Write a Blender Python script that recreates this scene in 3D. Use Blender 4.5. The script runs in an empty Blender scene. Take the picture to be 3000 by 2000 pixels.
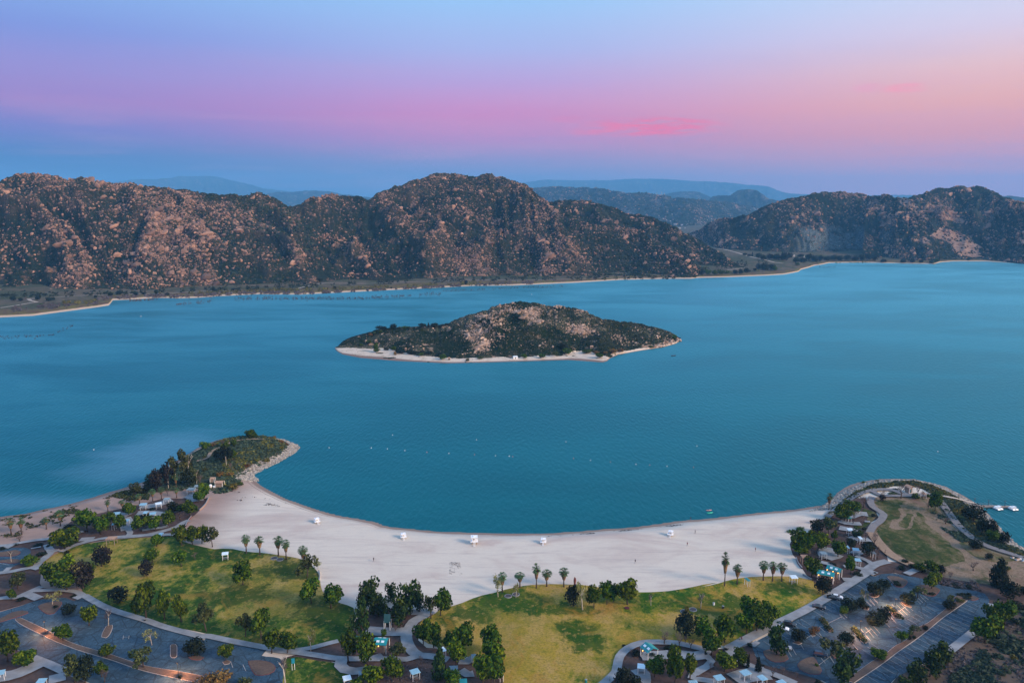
import bpy, bmesh, math, random
import numpy as np
from mathutils import Vector, Matrix
from mathutils.bvhtree import BVHTree
from mathutils.geometry import tessellate_polygon

random.seed(7); RNG = np.random.default_rng(11)
SC = bpy.context.scene
COL = SC.collection
# ------------------------------------------------------------------ camera
CAMH = 150.0; FPX = 2310.0; PITCH = math.radians(9.82)
cam_d = bpy.data.cameras.new("camera"); cam = bpy.data.objects.new("camera", cam_d); COL.objects.link(cam)
cam_d.sensor_width = 36.0; cam_d.lens = FPX/3000*36.0; cam_d.clip_start = 1.0; cam_d.clip_end = 60000
cam.location = (0, 0, CAMH); cam.rotation_euler = (math.pi/2 - PITCH, 0, 0)
SC.camera = cam
SC.view_settings.view_transform = 'Standard'; SC.view_settings.look = 'None'
SC.view_settings.exposure = 0.25; SC.view_settings.gamma = 1.0; SC.view_settings.use_curve_mapping = False
SC.cycles.max_bounces = 5; SC.cycles.diffuse_bounces = 2; SC.cycles.glossy_bounces = 2
SC.cycles.volume_bounces = 1; SC.cycles.transparent_max_bounces = 6
SC.cycles.caustics_reflective = False; SC.cycles.caustics_refractive = False
SC.cycles.sample_clamp_indirect = 3.0

def srgb(h):
    h = h.lstrip('#'); v = [int(h[i:i+2], 16)/255 for i in (0, 2, 4)]
    return tuple(c/12.92 if c <= 0.04045 else ((c+0.055)/1.055)**2.4 for c in v) + (1.0,)

def pix_dir(px, py):
    a = (px-1500)/FPX; b = -(py-1000)/FPX
    return Vector((a, math.cos(PITCH)+b*math.sin(PITCH), -math.sin(PITCH)+b*math.cos(PITCH)))

class NT:
    """small helper to write node trees"""
    def __init__(s, tree): s.t = tree; s.n = tree.nodes; s.l = tree.links; s.n.clear()
    def node(s, typ, ins=None, **kw):
        nd = s.n.new(typ)
        for k, v in kw.items(): setattr(nd, k, v)
        for k, v in (ins or {}).items(): s.set(nd.inputs[k], v)
        return nd
    def set(s, sock, v):
        if isinstance(v, bpy.types.NodeSocket): s.l.new(v, sock)
        else:
            if sock.type == 'RGBA' and hasattr(v, '__len__') and len(v) == 3: v = tuple(v)+(1,)
            sock.default_value = v
    def math(s, op, a, b=0.0, c=0.0, clamp=False):
        nd = s.node('ShaderNodeMath', {0: a, 1: b, 2: c}, operation=op); nd.use_clamp = clamp; return nd.outputs[0]
    def mix(s, f, a, b, blend='MIX'):
        nd = s.node('ShaderNodeMix', data_type='RGBA', blend_type=blend)
        s.set(nd.inputs[0], f); s.set(nd.inputs[6], a); s.set(nd.inputs[7], b); return nd.outputs[2]
    def ramp(s, f, stops, interp='LINEAR'):
        nd = s.node('ShaderNodeValToRGB', {0: f}); cr = nd.color_ramp; cr.interpolation = interp
        while len(cr.elements) < len(stops): cr.elements.new(0.5)
        for e, (p, c) in zip(cr.elements, stops): e.position = p; e.color = c if len(c) == 4 else tuple(c)+(1,)
        return nd.outputs[0]
    def rng(s, v, a, b, c=0.0, d=1.0, smooth=True):
        nd = s.node('ShaderNodeMapRange', {0: v, 1: a, 2: b, 3: c, 4: d}); nd.clamp = True
        if smooth: nd.interpolation_type = 'SMOOTHSTEP'
        return nd.outputs[0]
    def noise(s, vec, scale, detail=4, rough=.55, dist=0.0):
        nd = s.node('ShaderNodeTexNoise', {'Vector': vec, 'Scale': scale, 'Detail': detail, 'Roughness': rough, 'Distortion': dist}); return nd.outputs[0]

# ------------------------------------------------------------------ sky
world = bpy.data.worlds.new("World"); SC.world = world; world.use_nodes = True
w = NT(world.node_tree)
SUN_AZ = math.radians(118)
tc = w.node('ShaderNodeTexCoord'); sep = w.node('ShaderNodeSeparateXYZ', {0: tc.outputs['Generated']})
X, Y, Z = sep.outputs
az = w.math('ARCTAN2', X, Y)
cs = w.math('COSINE', w.math('SUBTRACT', az, SUN_AZ))     # -1 opposite the sunset, +1 towards it
el = w.math('ARCSINE', Z)
fz = w.rng(el, math.radians(-4), math.radians(90), 0, 1, smooth=False)
def E(deg): return (deg+4)/94
LEFT = [(E(-4), srgb('#2f86c0')), (E(1.5), srgb('#345f8e')), (E(3.0), srgb('#42649c')), (E(4.6), srgb('#7a6cb4')), (E(6.3), srgb('#a374b6')), (E(8.2), srgb('#9a84c4')), (E(10.5), srgb('#7f8cd0')), (E(14), srgb('#84aee2')), (E(30), srgb('#74aae8')), (E(90), srgb('#5d9ae6'))]
CENT = [(E(-4), srgb('#4a95c8')), (E(1.5), srgb('#6d7ea4')), (E(3.0), srgb('#a285ae')), (E(4.6), srgb('#cc7fae')), (E(6.3), srgb('#d880b0')), (E(8.2), srgb('#c098cc')), (E(10.5), srgb('#a9b0df')), (E(14), srgb('#95c2ec')), (E(30), srgb('#82bcf2')), (E(90), srgb('#6aa8ee'))]
RIGH = [(E(-4), srgb('#dc98a4')), (E(1.5), srgb('#e898a4')), (E(3.0), srgb('#ee9698')), (E(4.6), srgb('#f2998c')), (E(6.3), srgb('#f6ab96')), (E(8.2), srgb('#efbcb4')), (E(10.5), srgb('#dccbdc')), (E(14), srgb('#c4d9f2')), (E(30), srgb('#a6cdf6')), (E(90), srgb('#74b0f0'))]
GLOW = [(E(-4), srgb('#c08a80')), (E(1.5), srgb('#ff9a60')), (E(3.0), srgb('#ffa468')), (E(4.6), srgb('#ffb078')), (E(6.3), srgb('#ffba88')), (E(8.2), srgb('#ffc498')), (E(10.5), srgb('#ffcfac')), (E(14), srgb('#ffdcc4')), (E(30), srgb('#d8e0f2')), (E(90), srgb('#84b8f0'))]
a_, b_, c_, d_ = [w.ramp(fz, r, 'EASE' if 0 else 'LINEAR') for r in (LEFT, CENT, RIGH, GLOW)]
c1 = w.mix(w.rng(cs, -0.90, -0.48), a_, b_)
c2 = w.mix(w.rng(cs, -0.52, 0.10), c1, c_)
c3 = w.mix(w.rng(cs, 0.1, 0.9), c2, d_)
# thin pink clouds lying low in the sky
def cloud(col, px, py, sa, se, amt, seed, tint):
    d = pix_dir(px, py).normalized(); a0 = math.atan2(d.x, d.y); e0 = math.asin(d.z)
    u = w.math('DIVIDE', w.math('SUBTRACT', az, a0), math.radians(sa)); v = w.math('DIVIDE', w.math('SUBTRACT', el, e0), math.radians(se))
    r2 = w.math('ADD', w.math('MULTIPLY', u, u), w.math('MULTIPLY', v, v))
    vec = w.node('ShaderNodeCombineXYZ', {0: w.math('MULTIPLY', az, 26.0), 1: w.math('MULTIPLY', el, 230.0), 2: seed}).outputs[0]
    nz = w.noise(vec, 1.0, 4, .6)
    m = w.math('MULTIPLY', w.rng(r2, 1.0, 0.05), w.rng(nz, .36, .60))
    return w.mix(w.math('MULTIPLY', m, amt), col, tint)
c3 = cloud(c3, 1910, 372, 5.8, .8, 1.0, 3.1, srgb('#ff6584'))
c3 = cloud(c3, 1780, 385, 3.6, .45, .5, 12.3, srgb('#ff6f90'))
c3 = cloud(c3, 1720, 350, 3.4, .35, .5, 7.1, srgb('#ee6f98'))
c3 = cloud(c3, 2650, 261, 1.7, .45, 1.0, 1.7, srgb('#ff9aa0'))
c3 = cloud(c3, 2545, 258, 1.3, .32, .9, 5.0, srgb('#f59cac'))
# faint uneven veils along the horizon band
vv_ = w.node('ShaderNodeCombineXYZ', {0: w.math('MULTIPLY', az, 3.0), 1: w.math('MULTIPLY', el, 34.0), 2: 2.0}).outputs[0]
nv = w.noise(vv_, 1.0, 5, .6, .4)
c3 = w.mix(w.math('MULTIPLY', w.rng(nv, .48, .72), w.rng(el, math.radians(12), math.radians(3), 0, .22)), c3, srgb('#e8a0b8'))
c3 = w.mix(w.math('MULTIPLY', w.rng(nv, .48, .28), w.rng(el, math.radians(14), math.radians(4), 0, .16)), c3, srgb('#7f93cc'))
bg = w.node('ShaderNodeBackground', {0: c3, 1: 1.0}); out = w.node('ShaderNodeOutputWorld', {0: bg.outputs[0]})
# last light of the sunset: low, broad and warm
sd = bpy.data.lights.new("sun", 'SUN'); sun = bpy.data.objects.new("sun", sd); COL.objects.link(sun)
sd.energy = 3.7; sd.angle = math.radians(16); sd.color = (1.0, .76, .58)
SUN_EL = math.radians(25)
sdir = Vector((math.sin(SUN_AZ)*math.cos(SUN_EL), math.cos(SUN_AZ)*math.cos(SUN_EL), math.sin(SUN_EL)))
sun.rotation_euler = sdir.to_track_quat('Z', 'Y').to_euler(); sun.location = sdir*500

# ------------------------------------------------------------------ crops -> photograph pixels
CR = {'O': (0, 0, .784), 'A': (0, 1200, 3.92), 'B': (0, 1600, 3.92), 'C': (500, 1200, 3.92), 'D': (500, 1600, 3.92), 'E': (1000, 1600, 3.92),
      'F': (1000, 1200, 3.92), 'G': (1500, 1200, 3.92), 'H': (1500, 1600, 3.92), 'I': (2000, 1600, 3.92), 'J': (2400, 1600, 3.92),
      'K': (2400, 1350, 3.92), 'L': (0, 450, 3.136), 'M': (750, 450, 3.136), 'N': (1500, 450, 3.136), 'Q': (2250, 450, 3.136),
      'S': (900, 850, 1.96), 'T': (2280, 1440, 7.84), 'U': (340, 1420, 7.84), 'V': (1500, 800, 4.704), 'W': (0, 1560, 9.8), 'Y': (2150, 1840, 9.8)}
def cp(c, x, y): o = CR[c]; return (o[0]+x/o[2], o[1]+y/o[2])
def cps(s):
    """'A 1,2 3,4 B 5,6' -> list of photograph pixels"""
    out = []; c = 'O'
    for t in s.split():
        if t in CR: c = t
        else: x, y = t.split(','); out.append(cp(c, float(x), float(y)))
    return out
def unp(px, py, z=3.0):
    d = pix_dir(px, py); t = (z-CAMH)/d.z
    return Vector((d.x*t, d.y*t, z))
def uw(s, z=3.0): return [unp(x, y, z) for x, y in cps(s)]
def depth_of(p):  # distance along the camera axis
    return p.y*math.cos(PITCH) + (CAMH-p.z)*math.sin(PITCH)
def proj(x, y, z):
    zc = y*np.cos(PITCH) + (CAMH-z)*np.sin(PITCH); yc = y*np.sin(PITCH) - (CAMH-z)*np.cos(PITCH)
    return 1500+FPX*x/zc, 1000-FPX*yc/zc

# ------------------------------------------------------------------ numpy noise
def _h(ix, iy, s):
    n = (ix.astype(np.int64)*374761393 + iy.astype(np.int64)*668265263 + s*974711) & 0x7fffffff
    n = ((n ^ (n >> 13))*1274126177) & 0x7fffffff
    return ((n ^ (n >> 16)) & 0xffff)/65535.0
def vnoise(x, y, s=0):
    ix = np.floor(x); iy = np.floor(y); fx = x-ix; fy = y-iy
    fx = fx*fx*fx*(fx*(fx*6-15)+10); fy = fy*fy*fy*(fy*(fy*6-15)+10)
    a = _h(ix, iy, s); b = _h(ix+1, iy, s); c = _h(ix, iy+1, s); d = _h(ix+1, iy+1, s)
    return a+(b-a)*fx+(c-a)*fy+(a-b-c+d)*fx*fy
def fbm(x, y, s=0, o=4, ridged=False):
    v = 0; a = .5; t = 0; x = np.asarray(x, float); y = np.asarray(y, float)
    for k in range(o):
        n = vnoise(x, y, s+k)
        if ridged: n = 1-np.abs(2*n-1)
        v = v+a*n; t += a; a *= .5; x, y = (x*.8-y*.6)*2.03+11.3, (x*.6+y*.8)*2.03+4.7
    return v/t

# ------------------------------------------------------------------ object helpers
def meta(o, label=None, cat=None, group=None, kind=None):
    if label: o['label'] = label
    if cat: o['category'] = cat
    if group: o['group'] = group
    if kind: o['kind'] = kind
    return o
def link(name, data, parent=None, loc=None):
    o = bpy.data.objects.new(name, data); COL.objects.link(o)
    if parent: o.parent = parent
    if loc is not None: o.location = loc
    return o
def np_mesh(name, verts, faces, mats=None, smooth=False, midx=None):
    """verts (n,3), faces (m,k) arrays of one face size"""
    me = bpy.data.meshes.new(name); v = np.ascontiguousarray(verts, dtype=np.float32); f = np.ascontiguousarray(faces, dtype=np.int32)
    me.vertices.add(len(v)); me.vertices.foreach_set('co', v.ravel())
    k = f.shape[1]; me.loops.add(f.size); me.loops.foreach_set('vertex_index', f.ravel())
    me.polygons.add(len(f)); me.polygons.foreach_set('loop_start', np.arange(0, f.size, k, dtype=np.int32))
    if midx is not None: me.polygons.foreach_set('material_index', np.ascontiguousarray(midx, dtype=np.int32))
    me.polygons.foreach_set('use_smooth', np.full(len(f), bool(smooth)))
    me.update(calc_edges=True)
    for m in (mats or []): me.materials.append(m)
    return me
class MB:
    """collects boxes, tubes and polygons into one mesh"""
    def __init__(s): s.v = []; s.f = []
    def add(s, vs, fs):
        b = len(s.v); s.v += [tuple(v) for v in vs]; s.f += [tuple(b+i for i in f) for f in fs]; return s
    def box(s, x0, x1, y0, y1, z0, z1, M=None):
        vs = [Vector((x, y, z)) for z in (z0, z1) for x, y in ((x0, y0), (x1, y0), (x1, y1), (x0, y1))]
        if M: vs = [M @ v for v in vs]
        return s.add(vs, [(3, 2, 1, 0), (4, 5, 6, 7), (0, 1, 5, 4), (1, 2, 6, 5), (2, 3, 7, 6), (3, 0, 4, 7)])
    def hexa(s, bot, top):
        return s.add(list(bot)+list(top), [(3, 2, 1, 0), (4, 5, 6, 7), (0, 1, 5, 4), (1, 2, 6, 5), (2, 3, 7, 6), (3, 0, 4, 7)])
    def tube(s, pts, rad, n=6, cap=True):
        pts = [Vector(p) for p in pts]; rad = rad if hasattr(rad, '__len__') else [rad]*len(pts); rings = []
        for i, p in enumerate(pts):
            d = (pts[min(i+1, len(pts)-1)]-pts[max(i-1, 0)]).normalized()
            a = d.orthogonal().normalized() if abs(d.z) < .95 else Vector((1, 0, 0)); a = (a-d*a.dot(d)).normalized(); b = d.cross(a)
            rings.append([p+(a*math.cos(2*math.pi*k/n)+b*math.sin(2*math.pi*k/n))*rad[i] for k in range(n)])
        vs = [v for r in rings for v in r]; fs = []
        for i in range(len(pts)-1):
            for k in range(n): k2 = (k+1) % n; fs.append((i*n+k, i*n+k2, (i+1)*n+k2, (i+1)*n+k))
        if cap: fs += [tuple(range(n-1, -1, -1)), tuple((len(pts)-1)*n+k for k in range(n))]
        return s.add(vs, fs)
    def build(s, name, mat, parent=None, smooth=False):
        return link(name, s.mesh(name, mat, smooth), parent)
    def mesh(s, name, mat, smooth=False):
        me = bpy.data.meshes.new(name); me.from_pydata(s.v, [], s.f); me.materials.append(mat)
        if smooth: me.polygons.foreach_set('use_smooth', [True]*len(me.polygons))
        me.update(); return me

def spline(pts, step=2.0, closed=False):
    """Catmull-Rom through world points"""
    P = [Vector(p) for p in pts]; n = len(P); out = []
    for i in range(n if closed else n-1):
        g = (lambda k: P[k % n]) if closed else (lambda k: P[min(max(k, 0), n-1)])
        a, b, c, d = g(i-1), g(i), g(i+1), g(i+2); m = max(1, int((c-b).length/step))
        for k in range(m):
            t = k/m; out.append(.5*((2*b)+(c-a)*t+(2*a-5*b+4*c-d)*t*t+(3*b-a-3*c+d)*t**3))
    if not closed: out.append(P[-1])
    return out

# ------------------------------------------------------------------ materials
def mat(name): m = bpy.data.materials.new(name); m.use_nodes = True; return m, NT(m.node_tree)
def finish(m, t, col, rough=.85, bump=None, bs=.3, bd=.1, spec=.3, metal=0.0, **kw):
    p = t.node('ShaderNodeBsdfPrincipled', {'Base Color': col, 'Roughness': rough, 'Metallic': metal, 'Specular IOR Level': spec})
    if bump is not None:
        t.set(p.inputs['Normal'], t.node('ShaderNodeBump', {'Strength': bs, 'Distance': bd, 'Height': bump}).outputs[0])
    for k, v in kw.items(): t.set(p.inputs[k.replace('_', ' ')], v)
    t.node('ShaderNodeOutputMaterial', {0: p.outputs[0]}); return m
def P_(t): return t.node('ShaderNodeTexCoord').outputs['Object']
def scaled(t, v, s): return t.node('ShaderNodeMapping', {0: v, 3: s}).outputs[0]
def plain(name, c, rough=.6, var=.25, scale=1.5, metal=0.0, spec=.4):
    m, t = mat(name); n = t.noise(P_(t), scale, 3)
    k = tuple(x*(1-var) for x in c[:3]); k2 = tuple(min(1, x*(1+var)) for x in c[:3])
    return finish(m, t, t.ramp(n, [(.3, k), (.7, k2)]), rough, metal=metal, spec=spec)
def emis(name, c, s):
    m, t = mat(name); e = t.node('ShaderNodeEmission', {0: c, 1: s}); t.node('ShaderNodeOutputMaterial', {0: e.outputs[0]}); return m

# hills: dark chaparral with pale granite showing through
def hill_mat(name, scrub1, scrub2, rock1, rock2, rs, amount, bare=False):
    m, t = mat(name); v = P_(t)
    big = t.noise(v, .006, 5, .6); mid = t.noise(v, .03, 5, .65); fine = t.noise(v, .2, 4, .7)
    scr = t.mix(t.rng(mid, .35, .65), scrub1, scrub2)
    scr = t.mix(t.math('MULTIPLY', t.rng(fine, .35, .7), .6), scr, tuple(c*.45 for c in scrub1[:3]))
    vo = t.node('ShaderNodeTexVoronoi', {'Vector': v, 'Scale': rs, 'Randomness': 1.0}); vc = t.node('ShaderNodeTexVoronoi', {'Vector': v, 'Scale': rs*2.7})
    sepc = t.node('ShaderNodeSeparateColor', {0: vo.outputs['Color']})
    r_a = t.math('MULTIPLY', t.rng(vo.outputs[0], .42, .25), t.rng(sepc.outputs[0], 1-amount, 1-amount*.6))
    sep2 = t.node('ShaderNodeSeparateColor', {0: vc.outputs['Color']})
    r_b = t.math('MULTIPLY', t.rng(vc.outputs[0], .4, .22), t.rng(sep2.outputs[0], 1-amount*.7, 1-amount*.4))
    r = t.math('MULTIPLY', t.math('MAXIMUM', r_a, r_b), t.rng(t.math('ADD', t.math('MULTIPLY', big, .6), t.math('MULTIPLY', mid, .5)), .42, .62))
    sp = t.node('ShaderNodeAttribute', attribute_name='spur').outputs['Fac']
    wv = t.node('ShaderNodeVectorMath', {0: v, 1: t.node('ShaderNodeVectorMath', {0: t.node('ShaderNodeTexNoise', {'Vector': v, 'Scale': rs*.35, 'Detail': 3}).outputs['Color'], 3: 1.6/rs}, operation='SCALE').outputs[0]}, operation='ADD').outputs[0]
    vs_ = t.node('ShaderNodeTexVoronoi', {'Vector': scaled(t, wv, (1.0, 1.0, .6)), 'Scale': rs*.34}); s3 = t.node('ShaderNodeSeparateColor', {0: vs_.outputs['Color']})
    r = t.math('MAXIMUM', r, t.math('MULTIPLY', t.math('MULTIPLY', t.rng(vs_.outputs[0], .50, .34), t.rng(s3.outputs[0], 1-amount*.75, 1-amount*.45)), t.rng(fine, .62, .42)))
    scr = t.mix(t.math('MULTIPLY', t.rng(sp, .55, .25), .8), scr, tuple(q*k for q, k in zip(scrub1[:3], (.5, .75, .6))))
    scr = t.mix(t.math('MULTIPLY', t.rng(sp, .55, .8), .55), scr, tuple(q*1.5+.02 for q in scrub2[:3]))
    r = t.math('MULTIPLY', r, t.rng(sp, .2, .6, .45, 1.0))
    rock = t.mix(sepc.outputs[1], rock1, rock2)
    if bare:
        at = t.node('ShaderNodeAttribute', attribute_name='bare').outputs['Fac']
        edge = t.rng(t.math('ADD', at, t.math('MULTIPLY', t.math('SUBTRACT', fine, .5), .9)), .42, .6)
        streak = t.noise(scaled(t, v, (1, 1, 4)), .08, 4)
        rock = t.mix(edge, rock, t.mix(t.rng(streak, .3, .7), tuple(c*.55 for c in rock1[:3]), rock1))
        r = t.math('MAXIMUM', r, edge)
        qa = t.node('ShaderNodeAttribute', attribute_name='quarry').outputs['Fac']
        qc = t.mix(t.rng(t.noise(scaled(t, v, (1, 1, 3)), .12, 4, .7), .35, .65), (.03, .05, .06), (.15, .19, .20))
    col = t.mix(r, scr, rock)
    if bare: col = t.mix(t.math('MULTIPLY', qa, .85), col, qc)
    return finish(m, t, col, .95, t.math('ADD', fine, t.math('MULTIPLY', mid, 3)), .8, 2.0, spec=.05)
SCR1 = (.014, .020, .011); SCR2 = (.072, .054, .033)
RK1 = (.33, .185, .125); RK2 = (.21, .125, .09)
M_HILL = hill_mat('chaparral_granite', SCR1, SCR2, RK1, RK2, .13, .38)
M_HILLR = hill_mat('chaparral_granite_slabs', (.009, .017, .012), (.030, .036, .024), (.30, .20, .15), (.16, .11, .095), .13, .3, bare=True)
M_ISLE = hill_mat('island_scrub', (.010, .021, .009), (.040, .042, .022), (.36, .25, .18), (.24, .17, .12), .4, .34)
M_BACK = hill_mat('dark_chaparral', (.010, .017, .010), (.026, .030, .017), (.24, .14, .10), (.15, .09, .07), .15, .22)
M_FAR = hill_mat('distant_hills', (.010, .022, .018), (.028, .038, .028), (.20, .15, .13), (.16, .14, .13), .03, .4)
def rock_mat(name, a, b, c):
    m, t = mat(name); v = P_(t)
    isl = t.node('ShaderNodeNewGeometry').outputs['Random Per Island']; oi = t.node('ShaderNodeObjectInfo').outputs['Random']
    r = t.math('FRACT', t.math('ADD', isl, oi))
    col = t.ramp(r, [(0, a), (.5, b), (1, c)]); n = t.noise(v, .9, 5, .7)
    return finish(m, t, t.mix(t.rng(n, .35, .7, 0, .55), col, tuple(x*.5 for x in a[:3])), .9, n, .6, .5, spec=.1)
M_ROCK = rock_mat('granite_rock', (.13, .085, .066), (.29, .175, .125), (.52, .30, .20))
M_ROCKI = rock_mat('island_rock', (.27, .18, .13), (.45, .32, .235), (.66, .48, .36))
M_RIP = rock_mat('riprap_rock', (.22, .20, .18), (.38, .35, .31), (.50, .46, .40))
def leafy(name, dark, mid, light, rough=.8):
    m, t = mat(name)
    isl = t.node('ShaderNodeNewGeometry').outputs['Random Per Island']; oi = t.node('ShaderNodeObjectInfo').outputs['Random']
    tint = t.rng(oi, 0, 1, .75, 1.25, smooth=False)
    col = t.ramp(isl, [(0, dark), (.55, mid), (1, light)])
    hs = t.node('ShaderNodeHueSaturation', {'Hue': t.rng(oi, 0, 1, .485, .515, False), 'Saturation': 1.0, 'Value': tint, 'Color': col})
    return finish(m, t, hs.outputs[0], rough, spec=.1)
M_GREEN = leafy('leaf_green', (.008, .026, .002), (.028, .070, .004), (.115, .155, .007))
M_BRIGHT = leafy('leaf_bright', (.014, .038, .002), (.055, .108, .005), (.175, .215, .008))
M_DARK = leafy('leaf_dark', (.004, .008, .004), (.010, .016, .008), (.024, .032, .014))
M_PURP = leafy('leaf_purplish', (.008, .007, .008), (.018, .015, .015), (.038, .034, .026))
M_PINE = leafy('leaf_pine', (.006, .019, .006), (.017, .042, .009), (.060, .088, .012))
M_OLIVE = leafy('leaf_olive', (.016, .026, .010), (.042, .055, .018), (.10, .11, .032))
M_PALE = leafy('leaf_pale', (.10, .12, .04), (.19, .20, .07), (.30, .30, .12))
M_RUST = leafy('leaf_rust', (.07, .04, .015), (.15, .08, .025), (.24, .14, .04))
M_PALMG = leafy('palm_green', (.03, .07, .03), (.06, .12, .05), (.12, .19, .09))
M_SKIRT = leafy('palm_dead_fronds', (.12, .07, .035), (.22, .13, .07), (.34, .22, .13))
M_TWIG = leafy('bare_twigs', (.09, .065, .06), (.14, .10, .09), (.20, .15, .13))
M_BARK = plain('bark', (.07, .05, .04), .9, .4, 4)
M_BARKP = plain('bark_pale', (.48, .44, .38), .85, .3, 6)
M_SCRUB = leafy('scrub_leaf', (.007, .014, .007), (.018, .027, .012), (.045, .052, .024))
M_SAGE = leafy('sage_leaf', (.016, .032, .020), (.036, .058, .036), (.085, .11, .065))
M_GOLDB = leafy('golden_brush', (.05, .055, .012), (.11, .105, .02), (.22, .19, .045))
M_BRUSH = leafy('dry_brush', (.06, .045, .045), (.10, .082, .085), (.16, .14, .14))
M_CONC = plain('concrete', (.235, .25, .26), .85, .22, .35)
M_KERB = plain('kerb_concrete', (.42, .36, .32), .85, .2, 1.0)
M_KERBR = plain('kerb_red', (.17, .06, .06), .8, .2, 1.0)
M_WHITE = plain('white_paint', (.85, .86, .86), .4, .06, 1.0)
M_ROOF = plain('shelter_roof', (.26, .46, .56), .3, .15, 1.2, spec=.6)
M_ROOF2 = plain('weathered_roof', (.22, .30, .34), .5, .3, 1.2)
M_TEAL = plain('teal_metal_roof', (.015, .25, .27), .35, .15, .6, spec=.5)
M_TEALD = plain('dark_teal_roof', (.015, .07, .08), .4, .15, .6)
M_SKYL = plain('skylight_panel', (.75, .85, .88), .25, .05, 1.0)
M_WALL = plain('block_wall', (.28, .21, .17), .9, .15, 1.0)
M_TAN = plain('tan_roof', (.42, .27, .19), .8, .15, .8)
M_WOOD = plain('wood', (.30, .20, .13), .8, .3, 2.5)
M_FARW = plain('far_wall', (.34, .33, .32), .8, .2, .1)
M_METAL = plain('grey_steel', (.30, .31, .32), .45, .2, 2, metal=.4)
M_LINE = plain('line_paint', (.33, .33, .32), .6, .3, .8)
M_DARKM = plain('dark_metal', (.03, .03, .035), .4, .2, 2)
M_GLASS = plain('car_glass', (.02, .03, .04), .08, .1, 1, spec=.9)
M_TYRE = plain('tyre_rubber', (.02, .02, .02), .8, .1, 1)
M_LAMP = emis('lamp_glow', (1.0, .50, .12, 1), 4.0)
M_MULCH = None
def ground_mat(name, c1, c2, c3, s1=.08, s2=.6, bump=.3):
    m, t = mat(name); v = P_(t); a = t.noise(v, s1, 5, .6, .4); b = t.noise(v, s2, 5, .7)
    col = t.mix(t.rng(a, .35, .65), c1, c2); col = t.mix(t.rng(b, .4, .75, 0, .75), col, c3)
    return finish(m, t, col, .95, b, bump, .2, spec=.1)
M_MULCH = ground_mat('bark_mulch_soil', (.070, .044, .038), (.108, .072, .060), (.040, .029, .027))
M_DIRT = ground_mat('bare_dirt', (.29, .20, .135), (.36, .25, .17), (.20, .14, .095), .05, .9)
M_BED = ground_mat('dry_island_soil', (.105, .078, .064), (.15, .105, .08), (.07, .052, .045), .15, 1.2)
M_SLOPE = ground_mat('dry_slope_soil', (.085, .065, .05), (.14, .10, .075), (.05, .045, .035), .04, .5)
def lawn_mat(name, green, dark, gold, pale, thr, blobs=(), golds=()):
    m, t = mat(name); v = P_(t)
    sx = scaled(t, v, (1, .75, 1)); a = t.noise(sx, .028, 6, .62, .8); b = t.noise(sx, .11, 6, .7, .5); c = t.noise(v, 1.3, 4, .75)
    f = t.math('ADD', t.math('MULTIPLY', t.math('SUBTRACT', a, .5), 1.15), t.math('MULTIPLY', t.math('SUBTRACT', b, .5), .75)); f = t.math('ADD', f, .5)
    f = t.math('ADD', f, t.math('MULTIPLY', t.math('SUBTRACT', t.noise(sx, .45, 4, .7), .5), .45)); col = t.ramp(f, [(thr-.12, dark), (thr-.05, green), (thr+.01, tuple((x*.5+y*.5) for x, y in zip(green, gold))), (thr+.05, gold), (thr+.14, pale)])
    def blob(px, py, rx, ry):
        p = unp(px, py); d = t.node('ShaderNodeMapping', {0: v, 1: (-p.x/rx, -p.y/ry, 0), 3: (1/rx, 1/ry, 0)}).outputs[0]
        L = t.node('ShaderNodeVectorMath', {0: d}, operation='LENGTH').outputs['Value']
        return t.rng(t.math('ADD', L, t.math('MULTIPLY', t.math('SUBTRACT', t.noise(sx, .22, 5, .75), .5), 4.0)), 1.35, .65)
    for (px, py, rx, ry) in golds: col = t.mix(t.math('MULTIPLY', blob(px, py, rx, ry), .55), col, t.mix(t.rng(b, .4, .6), gold, pale))
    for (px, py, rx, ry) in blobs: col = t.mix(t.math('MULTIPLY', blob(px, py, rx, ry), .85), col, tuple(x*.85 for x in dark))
    g2 = t.noise(v, .35, 5, .75)
    col = t.mix(t.rng(g2, .52, .68, 0, .55), col, green); col = t.mix(t.rng(g2, .46, .36, 0, .5), col, pale)
    g3 = t.noise(sx, .07, 5, .7, 1.0); col = t.mix(t.rng(g3, .54, .66, 0, .6), col, tuple(x*y for x, y in zip(gold, (.95, .72, .85))))
    col = t.mix(t.rng(c, .42, .72, 0, .6), col, tuple(x*.5 for x in green))
    return finish(m, t, col, .95, c, .5, .15, spec=.1)
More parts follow.
